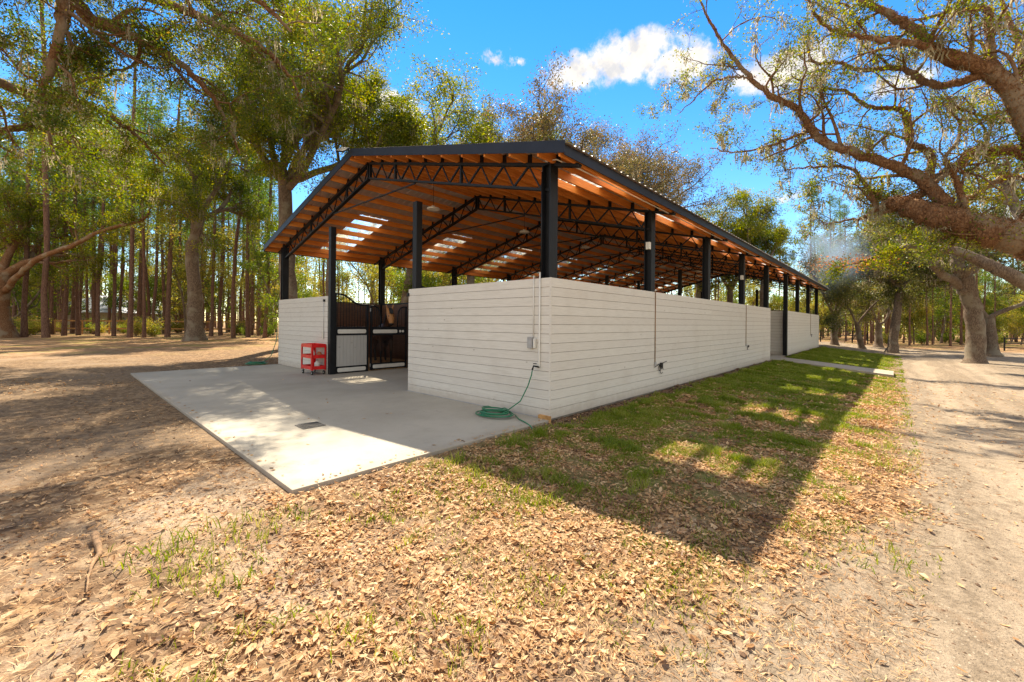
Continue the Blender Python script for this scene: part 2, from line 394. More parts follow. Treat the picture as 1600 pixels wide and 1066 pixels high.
    rc = g.mix(g.math('MULTIPLY', g.ramp(n2, .55, .72), .5), rc, (.31, .20, .125))
    gv = g.n('ShaderNodeTexVoronoi', {'Vector': P, 'Scale': 48}).outputs['Distance']
    rc = g.mix(g.math('MULTIPLY', g.math('MULTIPLY', g.ramp(gv, .30, .12), g.ramp(n2, .38, .56)), .85), rc, (.085, .062, .046))
    gv2 = g.n('ShaderNodeTexVoronoi', {'Vector': P, 'Scale': 31}).outputs['Distance']
    rc = g.mix(g.math('MULTIPLY', g.math('MULTIPLY', g.ramp(gv2, .24, .12), g.ramp(n1, .4, .6)), .7), rc, (.50, .42, .33))
    wob = g.math('ADD', v, g.math('MULTIPLY', g.math('SUBTRACT', g.noise(P, .3, 2), .5), .5))
    trk = g.math('MAXIMUM', g.ramp(g.math('ABSOLUTE', g.math('ADD', wob, 4.9)), .38, .1), g.ramp(g.math('ABSOLUTE', g.math('ADD', wob, 6.6)), .38, .1))
    rc = g.mix(g.math('MULTIPLY', g.math('MULTIPLY', trk, g.ramp(n2, .35, .55)), .45), rc, (.45, .36, .27))
    c = g.mix(road, c, rc)
    b = principled(g, Base_Color=c, Roughness=.95); b.inputs['Specular IOR Level'].default_value = .12
    hh = g.math('ADD', g.math('ADD', g.math('MULTIPLY', n3, .6), g.math('MULTIPLY', n4, .4)), g.math('MULTIPLY', fl, .25))
    g.t.links.new(bump(g, hh, .85, .035), b.inputs['Normal'])
    out(g, b.outputs[0]); return m
M['ground'] = mat_ground()
def mat_concrete():
    m, g = newmat('concrete'); P = g.n('ShaderNodeNewGeometry').outputs['Position']
    a = g.noise(P, .7, 5, .6); b_ = g.noise(P, 5, 6, .65); c_ = g.noise(P, 55, 4, .7)
    c = g.mix(g.ramp(a, .3, .7), (.335, .305, .255), (.425, .39, .33))
    c = g.mix(g.math('MULTIPLY', g.ramp(b_, .5, .72), .4), c, (.30, .275, .235))
    c = g.mix(g.math('MULTIPLY', g.ramp(c_, .4, .7), .18), c, (.54, .50, .43))
    sp = g.n('ShaderNodeTexVoronoi', {'Vector': P, 'Scale': 4.2}).outputs['Distance']
    c = g.mix(g.math('MULTIPLY', g.ramp(sp, .055, .03), .6), c, (.13, .10, .075))
    s = g.n('ShaderNodeSeparateXYZ', {0: P})
    rim = g.math('MAXIMUM', g.ramp(g.math('ADD', s.outputs[0], g.math('MULTIPLY', b_, .3)), -3.45, -3.66), g.ramp(g.math('SUBTRACT', s.outputs[1], g.math('MULTIPLY', b_, .3)), .1, -.12))
    c = g.mix(g.math('MULTIPLY', rim, .3), c, (.33, .25, .17))
    bb = principled(g, Base_Color=c, Roughness=.8); g.t.links.new(bump(g, c_, .15, .003), bb.inputs['Normal'])
    out(g, bb.outputs[0]); return m
M['concrete'] = mat_concrete()

# ------------------------------------------------------------------ ground
rs = np.random.RandomState(7)
def vnoise(x, y, s, seed=0):
    """smooth value noise, numpy"""
    x = np.asarray(x)*s + 100.3+seed*17.1; y = np.asarray(y)*s+200.7+seed*31.7
    xi = np.floor(x); yi = np.floor(y); xf = x-xi; yf = y-yi
    xf = xf*xf*(3-2*xf); yf = yf*yf*(3-2*yf)
    def h(a, b):
        t = np.sin(a*127.1+b*311.7+seed*7.7)*43758.5453; return t-np.floor(t)
    return (h(xi, yi)*(1-xf)+h(xi+1, yi)*xf)*(1-yf)+(h(xi, yi+1)*(1-xf)+h(xi+1, yi+1)*xf)*yf
def sstep(x, a, b):
    t = np.clip((x-a)/(b-a), 0, 1); return t*t*(3-2*t)
def gz(u, v):
    """terrain height: level at the barn, falling away to the road"""
    u = np.asarray(u, float); v = np.asarray(v, float)
    s = .035 + .06*sstep(u, 0, 15) + .012*sstep(u, -5, 0)
    z = -.035 - s*np.clip(-v, 0, 3.9)
    near = np.maximum(0, 1-np.maximum(np.abs(u-12)/40, np.abs(v)/40))
    z = z + (vnoise(u, v, 1.1, 1)-.5)*.03*(.4+.6*near) + (vnoise(u, v, 4., 2)-.5)*.018 + (vnoise(u, v, 11., 3)-.5)*.010
    z = z - .04*np.exp(-((v+4.9)/.35)**2)*(u < 32) - .03*np.exp(-((v+6.6)/.4)**2)*(u < 32)
    far = sstep(np.hypot(u-12, v-5), 45, 110)
    z = z + far*(vnoise(u, v, .02, 5)-.5)*1.0
    inb = (u > -3.9) & (u < 31.5) & (v > -.05) & (v < 12)      # under the slab
    z = np.where(inb, np.minimum(z, -.045), z)
    return z
def gridlines(a, b, step, far):
    c = np.arange(a, b+step/2, step); k = step*1.25**np.arange(1, 60); k = np.cumsum(k); k = k[k < far]
    return np.concatenate([(a-k)[::-1], c, b+k, ])
gu = gridlines(-7, 14, .07, 420); gv = gridlines(-8, 9, .07, 420)
UU, VV = np.meshgrid(gu, gv, indexing='ij'); ZZ = gz(UU, VV)
nu, nv = UU.shape
idx = np.arange(nu*nv).reshape(nu, nv)
Fg = np.stack([idx[:-1, :-1], idx[1:, :-1], idx[1:, 1:], idx[:-1, 1:]], -1).reshape(-1, 4)
Vg = np.stack([UU, VV, ZZ], -1).reshape(-1, 3)
cu = (UU[:-1, :-1]+UU[1:, 1:]).ravel()/2; cv = (VV[:-1, :-1]+VV[1:, 1:]).ravel()/2
ro_n = -1.0*sstep(-cu, -.2, 3.2)+(vnoise(cu, cv, .6, 8)-.5)*.9+(vnoise(cu, cv, 3.2, 9)-.5)*.7
isroad = ((cv+ro_n < -4.05) | ((cu+ro_n*2 > 32.5) & (cv < 6))) & (cv+ro_n*2 > -13) & (cu+ro_n*3 < 44) & (cu > -30)
def sub(mask, name, dz=0):
    F = Fg[mask]; used = np.unique(F); mp = np.full(len(Vg), -1); mp[used] = np.arange(len(used))
    V = Vg[used].copy(); V[:, 2] += dz
    return npmesh(name, V, mp[F], M['ground'], smooth=True)
tag(sub(np.ones(len(Fg), bool), 'ground'), kind='structure')
tag(sub(isroad, 'dirt_road', .004), kind='structure')

# concrete apron, barn floor and side path
SL = MB()
xs = [-3.77, 0.0, 30.9]
SL.box(-3.77, .0, -.02, 11.78, -.13, 0.0)
apron = tag(SL.build('concrete_apron', M['concrete'], bevel=.008), kind='structure')
tag(MB().box(0.003, 30.8, .05, 11.68, -.12, -.004).build('barn_floor', M['concrete']), kind='structure')
pm = MB(); vs = []
for i in range(9):
    v_ = .05-3.95*i/8; z_ = float(gz(17, v_))+.04 if v_ < 0 else 0
    z_ = 0.0-(.078*max(0, -v_)*1.12)
    for uu in (16.0, 17.9): vs.append((uu, v_, z_)); vs.append((uu, v_, z_-.12))
fs = []
for i in range(8):
    a = i*4; b = a+4
    fs += [(a, b, b+2, a+2), (a+1, a+3, b+3, b+1), (a, a+1, b+1, b), (a+2, b+2, b+3, a+3)]
fs += [(0, 2, 3, 1), (32, 33, 35, 34)]
pm.add(vs, fs)
tag(pm.build('side_path', M['concrete']), kind='structure')

# ------------------------------------------------------------------ barn
WH, V1, V2, V3, B, NB = 2.21, 3.87, 7.79, 11.72, 3.83, 8
VR, ZR, SLP = V3/2, 5.70, .2555
def rz(v): return ZR - SLP*abs(v-VR)
UE = NB*B+.15
barn = tag(empty('horse_barn', (0, 0, 0)), 'long open-sided horse barn with whitewashed board walls, black steel posts and orange timber roof framing', 'barn')
def boards(name, a, b, axis, face, inner='brown', seams=(), z0=0., z1=WH):
    """wall of horizontal boards; a..b along axis 'u' (at v=face) or 'v' (at u=face); outward side given by sign"""
    (pos, sgn) = face; n = 15; h = (z1-z0)/n; mb = MB()
    cuts = [a]+[s for s in seams if a < s < b]+[b]
    for i in range(n):
        for c0, c1 in zip(cuts[:-1], cuts[1:]):
            g0 = .0015 if c0 != a else 0; g1 = .0015 if c1 != b else 0
            lo, hi = z0+i*h+.0045, z0+(i+1)*h-.0015
            t0, t1 = (pos, pos-sgn*.020)
            x0, x1 = min(t0, t1), max(t0, t1)
            if axis == 'u': mb.box(c0+g0, c1-g1, x0, x1, lo, hi, 0)
            else: mb.box(x0, x1, c0+g0, c1-g1, lo, hi, 0)
    # core and inner lining
    t0, t1 = pos-sgn*.0205, pos-sgn*.085; x0, x1 = min(t0, t1), max(t0, t1)
    if axis == 'u': mb.box(a+.004, b-.004, x0, x1, z0+.002, z1-.004, 1)
    else: mb.box(x0, x1, a+.004, b-.004, z0+.002, z1-.004, 1)
    o = mb.build(name, [M['siding'], M['brown'] if inner == 'brown' else M['siding']], barn)
    return o
boards('side_wall', 0, 4*B+.15, 'u', (0, -1), seams=(B-.02, 2*B+.05, 3*B+.0))
boards('side_wall', 5*B+.12, UE, 'u', (0, -1), seams=(7*B+.05,))
boards('side_wall', 0, 4*B+.15, 'u', (V3, 1), seams=(B, 3*B))
boards('side_wall', 5*B+.12, UE, 'u', (V3, 1), seams=(7*B,))
boards('end_wall', .022, V1, 'v', (0, -1))
boards('end_wall', V2+.1, V3-.022, 'v', (0, -1))
boards('end_wall', .022, V1, 'v', (UE, 1)); boards('end_wall', V2+.1, V3-.022, 'v', (UE, 1))
boards('end_wall', .10, V1, 'v', (5*B+.14, -1)); boards('end_wall', V2+.1, V3-.1, 'v', (5*B+.14, -1))
boards('end_wall', .10, V1, 'v', (4*B+.13, 1)); boards('end_wall', V2+.1, V3-.1, 'v', (4*B+.13, 1))
MB().box(5*B+.15, 5*B+.24, .3, V1, WH+.001, WH+.03).build('wall_cap', M['black'], barn)
MB().box(5*B+.15, 5*B+.24, V2+.1, V3-.1, WH+.001, WH+.03).build('wall_cap', M['black'], barn)
MB().box(.1, 4*B, V3-.10, V3-.03, WH+.001, WH+.025).build('wall_cap', M['black'], barn)
MB().box(-.004, .022, -.004, .022, .0, WH).build('corner_trim', M['siding'], barn)
for k in range(1, 8):
    if k in (4, 5): continue
    for (a, b) in ((V2+.06, V3-.09), (.09, V1-.06)):
        mb = MB()
        for i in range(13): mb.box(k*B-.02, k*B+.02, a, b, .02+i*.165, .02+(i+1)*.165-.005)
        mb.box(k*B-.03, k*B+.03, a, b, 2.17, 2.22, 1)
        mb.build('stall_partition', [M['brown'], M['black']], barn)
for (a, b, c, d) in ((.09, 4*B, V2+.05, V3-.09), (5*B+.25, UE-.1, V2+.05, V3-.09), (.09, 4*B, .09, V1-.05), (5*B+.25, UE-.1, .09, V1-.05)):
    MB().box(a, b, c, d, -.003, .05).build('bedding', M['bedding'], barn)
MB().box(-.05, -.001, -.03, .19, -.09, .055).build('sill_block', M['fence_wood'], barn)
MB().box(-.012, -.001, .2, V1, -.01, .012).build('base_flashing', M['grey'], barn)

# posts: I-sections
def ipost(u0, v0, L, Wd, z0, z1):
    mb = MB(); t = .018
    mb.box(u0-L/2, u0+L/2, v0-Wd/2, v0-Wd/2+t, z0, z1)
    mb.box(u0-L/2, u0+L/2, v0+Wd/2-t, v0+Wd/2, z0, z1)
    mb.box(u0-.02, u0+.02, v0-Wd/2+t, v0+Wd/2-t, z0, z1)
    mb.box(u0-L/2, u0+L/2, v0-Wd/2, v0+Wd/2, z1, z1+.012)
    for s in (-1, 1): mb.disc((u0+s*.05, v0-Wd/2-.010, z1-.12), .012, .012, 8, 0, 'y')
    return mb
for k in range(NB+1):
    uu = .14 if k == 0 else (k*B if k < NB else NB*B-.02)
    for vv, s in ((.11+.03, 1), (V3-.14, -1)):
        z0 = -.02
        pv, L_ = vv, .2
        if k == 5: pv = .07 if s == 1 else V3-.07
        ipost(uu, pv, L_, .17, z0, rz(0)-.20).build('post', M['black'], barn)
def sqpost(u0, v0, z1, w_=.15): return MB().box(u0-w_/2, u0+w_/2, v0-w_/2, v0+w_/2, -.01, z1).build('aisle_post', M['black'], barn, bevel=.006)
sqpost(.09, V2+.02, 4.16); sqpost(.165, V1-.07, 4.13)
for uu in (4*B, 5*B+.02, NB*B): sqpost(uu, V2+.0, 4.15); sqpost(uu, V1-.07, 4.15)

# trusses
PV = [i*VR/10 for i in range(0, 10)] + [VR-.12]
def truss(k):
    uu = .14 if k == 0 else (k*B if k < NB else NB*B-.02)
    ch = MB(); wb = MB(); tie = MB(); clip = MB()
    for s in (1, -1):
        f = lambda v: v if s == 1 else V3-v
        tz = lambda v: rz(v)-.215
        D = .40
        for du in (-.028, .028):
            ch.bar((uu+du, f(-.42), tz(-.42)), (uu+du, f(VR-.02), tz(VR-.02)), .045, .05)
            ch.bar((uu+du, f(.12), tz(.12)-D), (uu+du, f(VR-.04), tz(VR-.04)-D+.02), .04, .042)
        for i in range(10):
            a, b = PV[i], PV[i+1] if i < 9 else VR-.05
            m_ = (a+b)/2+.04
            if i == 0: a = .16
            wb.bar((uu, f(a), tz(a)-.02), (uu, f(m_), tz(m_)-D+.02), .03)
            wb.bar((uu, f(b), tz(b)-.02), (uu, f(m_), tz(m_)-D+.02), .022)
            if i in (3, 7): wb.bar((uu, f(b-.03), tz(b)), (uu, f(b-.03), tz(b)-D), .05, .05, up=(1, 0, 0))
        wb.bar((uu, f(VR-.05), tz(VR)), (uu, f(VR-.05), tz(VR)-D), .05, .06, up=(1, 0, 0))
        for v in PV:
            clip.box(uu-.012, uu+.012, f(v)-.06, f(v)+.06, tz(v)+.02, rz(v)-.05)
        clip.box(uu-.05, uu+.05, f(-.0)-.05+(.1 if s == 1 else -.1), f(0)+.05+(.1 if s == 1 else -.1), rz(0)-.21, rz(0)-.08)
    tie.bar((uu, VR-2.0, rz(VR-2.0)-.64), (uu, VR+2.0, rz(VR+2.0)-.64), .03)
    wb.add(clip.v, clip.f)
    t = ch.build('truss', M['black'], barn)
    wb.build('web', M['black'], t); tie.build('tie_rod', M['black'], t)
for k in range(NB+1): truss(k)

# purlins, 2x6 on edge
for s in (1, -1):
    for i, v in enumerate([-.40]+PV):
        vv = v if s == 1 else V3-v
        z1 = rz(v)-.034; mb = MB()
        mb.box(-.30, UE+.15, vv+(.014), vv+.055, z1-.155, z1)
        mb.build('purlin', M['purlin'], barn)
# roof sheets with ribs running down the slope
def sheet(u0, u1, va, vb, mats, name, dz=0):
    """ribbed metal sheet from va (eave side) to vb (ridge side)"""
    prof = []; p = u0
    k0 = math.floor(u0/.23)
    pts = [(u0, 0)]
    k = k0
    while k*.23 < u1+.3:
        c = k*.23+.115
        for q in ((c-.03, 0), (c-.016, .02), (c+.016, .02), (c+.03, 0)):
            if u0+.001 < q[0] < u1-.001: pts.append(q)
        k += 1
    pts.append((u1, 0)); vs = []; fs = []
    for (u_, h) in pts:
        for v in (va, vb): vs.append((u_, v, rz(v)-.026+h+dz))
    n = len(pts)
    for i in range(n-1): fs.append((2*i, 2*i+1, 2*i+3, 2*i+2))
    return vs, fs
SK = [(k+.5)*B for k in range(NB)]
for s in (1, -1):
    f = lambda v: v if s == 1 else V3-v
    mb = MB(); prev = -.33
    vsk = 1.22 if s == 1 else 2.95
    for c in SK:
        mb.add(*sheet(prev, c-.50, f(-.535), VR, None, None)); mb.add(*sheet(c-.50, c+.50, f(vsk), VR, None, None))
        mb.add(*sheet(c-.50, c+.50, f(-.535), f(-.36), None, None))
        MB().add(*sheet(c-.53, c+.53, f(-.37), f(vsk+.03), None, None, .006)).build('skylight', M['skylight'], barn)
        prev = c+.50
    mb.add(*sheet(prev, UE+.18, f(-.535), VR, None, None))
    mb.build('roof_sheet', M['roof'], barn)
mb = MB()
for s in (1, -1):
    mb.add([(-.34, VR, ZR+.012), (UE+.2, VR, ZR+.012), (UE+.2, VR+s*.18, rz(VR+.18)+.010), (-.34, VR+s*.18, rz(VR+.18)+.010)], [(0, 1, 2, 3)])
mb.build('ridge_cap', M['fascia'], barn)
for s in (1, -1):
    vv = -.48 if s == 1 else V3+.48
    MB().box(-.33, UE+.18, min(vv, vv+s*.015), max(vv, vv+s*.015), rz(-.48)-.19, rz(-.48)-.034).build('eave_fascia', M['fascia'], barn, bevel=.004)
    for uu in (-.345, UE+.19):
        vv = -.487 if s == 1 else V3+.487
        mb = MB(); h = .165
        for du in (0, .014):
            mb.add([(uu+du, vv, rz(-.487)-h), (uu+du, VR, ZR-h), (uu+du, VR, ZR+.01), (uu+du, vv, rz(-.487)+.01)], [])
        mb.f += [(0, 1, 2, 3), (7, 6, 5, 4), (0, 4, 5, 1), (3, 2, 6, 7), (0, 3, 7, 4), (1, 5, 6, 2)]; mb.m += [0]*6; mb.sm += [False]*6
        mb.add([(uu-.004, vv-.004*s, rz(-.487)+.012), (uu-.004, VR, ZR+.014), (uu+.06, VR, ZR+.014), (uu+.06, vv-.004*s, rz(-.487)+.012)], [(0, 1, 2, 3)])
        mb.build('gable_fascia', M['fascia'], barn)

# stall fronts along the aisle (fixed panel, door with yoke, fixed panel)
def frame_rect(mb, u0, u1, z0, z1, t=.05, d=.05, v=0):
    mb.box(u0, u0+t, v-d/2, v+d/2, z0, z1); mb.box(u1-t, u1, v-d/2, v+d/2, z0, z1)
    mb.box(u0+t, u1-t, v-d/2, v+d/2, z0, z0+t); 
def smooth_pts(f, a, b, n=16): return [(a+(b-a)*i/n, f((i)/n)) for i in range(n+1)]
def rounded_plate(mb, u0, u1, z0, z1, v0, v1, mi=0):
    r = (z1-z0)*.35; pts = []
    for (cx, cz, a0) in ((u1-r, z1-r, 0), (u0+r, z1-r, 90), (u0+r, z0+r, 180), (u1-r, z0+r, 270)):
        for k in range(5):
            a = rad(a0+k*22.5); pts.append((cx+math.cos(a)*r, cz+math.sin(a)*r))
    n = len(pts); vs = [(x, v0, z) for x, z in pts]+[(x, v1, z) for x, z in pts]
    mb.add(vs, [tuple(range(n)), tuple(range(2*n-1, n-1, -1))]+[(k, n+k, n+(k+1) % n, (k+1) % n) for k in range(n)], mi)
def stall_front():
    made = []
    for (a, b, flip) in ((.17, 1.20, False), (2.60, 3.70, True)):
        fr = MB(); bars = MB(); pan = MB(); plate = MB()
        fr.box(a, a+.05, -.025, .025, .0, 2.28 if not flip else 2.0); fr.box(b-.05, b, -.025, .025, 0, 2.0 if not flip else 2.28)
        fr.box(a+.05, b-.05, -.025, .025, 1.28, 1.34); fr.box(a+.05, b-.05, -.025, .025, 1.09, 1.13)
        fr.box(a+.05, b-.05, -.025, .025, .0, .03); fr.box(a+.05, b-.05, -.025, .025, .165, .20)
        fr.box(a+.05, b-.05, -.012, .012, 1.13, 1.28); fr.box(a+.05, b-.05, -.012, .012, .03, .165)
        rounded_plate(plate, a+.08, b-.08, 1.145, 1.265, -.024, -.0125); rounded_plate(plate, a+.08, b-.08, .04, .155, -.024, -.0125)
        f = lambda t: 2.28-.29*(t*t*t*(t*(6*t-15)+10)) if t < 1 else 1.99
        g_ = lambda t: f(min(1, max(0, t*1.35-.12)))
        pts = [(a+(b-a)*((i/18) if not flip else 1-i/18), 0, g_(i/18)) for i in range(19)]
        fr.tube(pts, .026, 8)
        for i in range(1, 12):
            t = i/12; uu = a+(b-a)*(t if not flip else 1-t)
            bars.tube([(uu, 0, 1.34), (uu, 0, g_(t)-.01)], .008, 6)
        n = 9; wd = (b-a-.1)/n
        for i in range(n): pan.box(a+.05+i*wd+.002, a+.05+(i+1)*wd-.002, -.014, .014, .20, 1.09)
        f0 = fr.build('stall_front', M['black'], barn, 0); made.append(f0)
        bars.build('bars', M['black'], f0); pan.build('lower_panel', M['pvcboard'], f0); plate.build('kick_plate', M['whitep'], f0)
    # door
    d = MB(); db = MB(); dp = MB(); a, b = 1.27, 2.55
    d.box(a, a+.05, -.02, .02, .02, 1.98); d.box(b-.05, b, -.02, .02, .02, 1.98)
    d.box(a+.05, b-.05, -.02, .02, 1.26, 1.34); d.box(a+.05, b-.05, -.02, .02, 1.08, 1.125); d.box(a+.05, b-.05, -.01, .01, 1.125, 1.26)
    d.box(a+.05, b-.05, -.02, .02, .03, .06); d.box(a+.05, b-.05, -.02, .02, .19, .225); d.box(a+.05, b-.05, -.01, .01, .06, .19)
    c = (a+b)/2
    l = [(a, 1.98), (a+.14, 1.97), (a+.24, 1.93), (a+.31, 1.82), (a+.34, 1.6), (a+.34, 1.34)]
    d.tube([(x, 0, z) for x, z in l], .022, 8); d.tube([(a+b-x, 0, z) for x, z in l], .022, 8)
    for x in (.06, .12, .18, .24, .30):
        zt = np.interp(x, [0, .14, .24, .31, .34], [1.98, 1.97, 1.93, 1.82, 1.6])
        db.tube([(a+x+.02, 0, 1.34), (a+x+.02, 0, zt)], .008, 6); db.tube([(b-x-.02, 0, 1.34), (b-x-.02, 0, zt)], .008, 6)
    for i in range(1, 26):
        x = a+.05+(b-a-.1)*i/26; db.tube([(x, 0, .225), (x, 0, 1.08)], .007, 5)
    rounded_plate(dp, a+.08, b-.36, 1.14, 1.25, -.022, -.0105); rounded_plate(dp, a+.08, b-.08, .07, .18, -.022, -.0105)
    for q in (-.05, .05): dp.disc((b-.2+q, -.022, 1.195), .04, .010, 14, 0, 'y')
    d0 = d.build('door', M['black'], barn); made.append(d0); db.build('bars', M['black'], d0); dp.build('kick_plate', M['whitep'], d0)
    h = MB(); h.box(a-.035, a+.0, -.035, -.021, 1.80, 1.9).box(a-.035, a, -.035, -.021, .12, .22); h.build('hinge', M['chrome'], d0)
    return made
# build once under the barn, then copy with its sub-parts
sf = stall_front()
for o in sf: o.location = (0, V2+.02, 0)
sf_k = [(o, [q for q in COL_OBJS() if q.parent == o]) for o in sf]
def copy_front(loc, rzv):
    for o, sub_ in sf_k:
        d = o.copy(); COL.objects.link(d); d.parent = barn; d.location = loc; d.rotation_euler[2] = rzv
        for q in sub_: e = q.copy(); COL.objects.link(e); e.parent = d
for k in (1, 2, 3, 5, 6, 7): copy_front((k*B+(.18 if k == 5 else 0), V2+.02, 0), 0)
for k in (0, 1, 2, 3, 5, 6, 7): copy_front(((k+1)*B+(.0 if k != 5 else .1), V1-.05, 0), math.pi)

# conduits, boxes, pipes fixed to the barn
def conduit(pts, r=.008, mat='grey', name='conduit'): return MB().tube(pts, r, 6).build(name, M[mat], barn)
MB().tube([(-.022, .20, 2.30), (-.022, .20, .83), (-.022, .20, .80)], .013, 8).build('water_pipe', M['whitep'], barn)
MB().tube([(-.018, .33, 2.26), (-.018, .33, 1.27)], .008, 8).build('conduit', M['whitep'], barn)
MB().box(-.05, -.003, .33, .43, 1.09, 1.27).box(-.055, -.05, .345, .415, 1.11, 1.25).build('outlet_box', M['grey'], barn, bevel=.006)
MB().box(-.06, -.003, .27, .30, 1.10, 1.25).build('outlet_box', M['whitep'], barn, bevel=.004)
sp = MB(); sp.tube([(-.02, .2, .80), (-.10, .25, .82), (-.12, .26, .76)], .014, 8); sp.disc((-.08, .24, .85), .03, .01, 10); sp.build('spigot', M['black'], barn)
MB().box(-.03, .03, V1-.03, V1+.03, 2.05, 2.12).build('hook', M['black'], barn); MB().box(-.05, .0, V2+.25, V2+.29, 2.05, 2.12).build('hook', M['black'], barn)
MB().tube([(-.012, V2+.32, 2.1), (-.012, V2+.32, 1.2)], .006, 5).box(-.03, -.003, V2+.30, V2+.38, 1.0, 1.2).build('conduit', M['chrome'], barn)
for k, zb in ((1, .62), (3, .78), (7, .9)):
    uu = k*B-.01
    conduit([(uu, -.012, 2.24), (uu, -.012, zb)], .010, 'twig')
    MB().box(uu-.03, uu+.03, -.03, -.001, zb-.05, zb+.03).build('outlet_box', M['grey'], barn)
for k, zz in ((1, 3.15), (3, 3.1)):
    uu = k*B
    MB().box(uu-.19, uu-.105, .06, .15, zz, zz+.16).build('junction_box', M['whitep'], barn, bevel=.005)
MB().tube([(.02, .14, rz(0)-.15), (.05, -.05, rz(0)-.16), (.3, -.3, rz(-.3)-.22), (6, -.3, rz(-.3)-.22), (30, -.3, rz(-.3)-.22)], .012, 6).build('conduit', M['whitep'], barn)
MB().tube([(.03, .215, 3.9), (.03, .215, 2.2)], .014, 6).build('conduit', M['black'], barn)

# ceiling disc lamps, floodlight
def disc_lamp():
    t = empty('disc_lamp', (B*.5, 5.45, 4.62))
    MB().disc((0, 0, -.03), .165, .012, 28).build('diffuser', M['lens'], t)
    MB().disc((0, 0, -.018), .17, .03, 28).disc((0, 0, .012), .05, .06, 14).build('housing', M['whitep'], t)
    MB().tube([(0, 0, .07), (0, 0, .78)], .006, 6).build('hanger', M['black'], t)
    return t
dl = disc_lamp(); dk = [o for o in COL_OBJS() if o.parent == dl]
names_ = ['nearest', 'second nearest', 'third', 'fourth', 'fifth', 'sixth', 'seventh', 'farthest']
for k in range(NB):
    c = dl if k == 0 else dl.copy()
    if k:
        COL.objects.link(c)
        for o in dk: d = o.copy(); COL.objects.link(d); d.parent = c
    c.location = ((k+.5)*B-.1, 5.45, 4.62)
    tag(c, 'round white lamp under the orange roof, %s from the open front' % names_[k], 'lamp', 'disc lamps hanging along the barn ridge')
fl_ = tag(empty('floodlight', (-.48, VR+.16, ZR-.03)), 'flat black floodlight with pale lens on the barn gable peak', 'floodlight')
fl_.rotation_euler = (rad(12), rad(-38), rad(20))
MB().box(-.14, .14, -.11, .11, 0, .035).build('housing', M['black'], fl_, bevel=.006)
MB().box(-.12, .12, -.09, .09, -.006, -.001).build('lens', M['lens'], fl_)
MB().bar((.05, 0, .03), (.2, -.1, -.06), .03).build('bracket', M['black'], fl_)

# floor drain
dr = tag(empty('floor_drain', (-2.72, 2.22, .0)), 'dark square drain grate set into the concrete apron', 'drain')
mb = MB(); mb.box(-.155, .155, -.155, -.14, .003, .009).box(-.155, .155, .14, .155, .003, .009).box(-.155, -.14, -.14, .14, .003, .009).box(.14, .155, -.14, .14, .003, .009)
for i in range(9): mb.box(-.13+i*.03, -.118+i*.03, -.14, .14, .003, .008)
mb.build('grate', M['grate'], dr); MB().box(-.15, .15, -.15, .15, .0015, .0028).build('sump', M['rubber'], dr)

# ------------------------------------------------------------------ garden hoses
rh = random.Random(3)
def coil(cx, cy, turns, r0, r1, rng, squash=.8):
    pts = []; n = int(turns*22)
    for i in range(n):
        t = i/n; a = t*turns*2*math.pi; r = r0+(r1-r0)*t+.03*math.sin(a*.7+1)+.02*math.sin(a*1.3)
        pts.append((cx+math.cos(a)*r*squash+.02*math.sin(t*9), cy+math.sin(a)*r+.03*math.cos(t*7), .014+.055*(t*turns % 1)*.4+.018*int(t*turns*.7)))
    return pts
pts = coil(-.42, .78, 7.5, .32, .20, rh, .75)
e = pts[-1]
pts += [(-.28, .62, .10), (-.18, .45, .25), (-.14, .33, .5), (-.125, .27, .68), (-.12, .26, .75)]
hs = MB(); hs.tube(pts, .0095, 6)
hs.tube([(-.42+.2, .78-.25, .03), (-.36, .32, .015), (-.44, .12, .012), (-.50, -.02, -.0), (-.53, -.10, -.04)], .0095, 6)
tag(hs.build('garden_hose', M['hose']), 'green garden hose coiled below a spigot at the near corner of the barn', 'hose')
hs = MB(); hs.tube(coil(-.55, 12.15, 5, .42, .25, rh), .012, 6); hs.tube([(-.45, 11.95, .03), (-.2, 11.8, .3), (-.05, 11.76, .8), (-.03, 11.75, 1.2)], .012, 6)
h2 = tag(hs.build('garden_hose', M['hose'], loc=(0, 0, -.0)), 'dark green hose lying in a heap beside the left end of the short far wall', 'hose')
# loose cables
def loops(cx, cz, seed, big):
    r = random.Random(seed); mb = MB()
    for j in range(3 if big else 2):
        rr = r.uniform(.05, .10); ox = cx+r.uniform(-.15, .15)*(1 if big else .5); oz = cz-rr+r.uniform(-.03, .05)
        mb.tube([(ox+math.cos(a*.5)*rr*1.0, -.022-.004*j, oz+math.sin(a*.5)*rr) for a in range(0, 12)], .007, 5)
    if big:
        mb.tube([(cx-.28, -.03, cz-.02), (cx-.1, -.04, cz+.03), (cx+.05, -.03, cz-.01), (cx+.15, -.05, cz+.06), (cx+.3, -.06, cz+.08)], .008, 5)
        mb.box(cx+.02, cx+.1, -.06, -.02, cz-.05, cz+.06)
    else: mb.box(cx-.02, cx+.04, -.05, -.015, cz-.03, cz+.04)
    return mb
tag(loops(B+.22, .56, 1, True).build('loose_cable', M['rubber']), 'tangle of black cable loops hanging on the board wall below the second post', 'cable')
tag(loops(3*B+.25, .72, 4, False).build('loose_cable', M['rubber']), 'single small cable loop on the board wall near the passage', 'cable')
tag(loops(7*B+.35, .9, 5, False).build('loose_cable', M['rubber']), 'cable loop on the farthest section of board wall', 'cable')

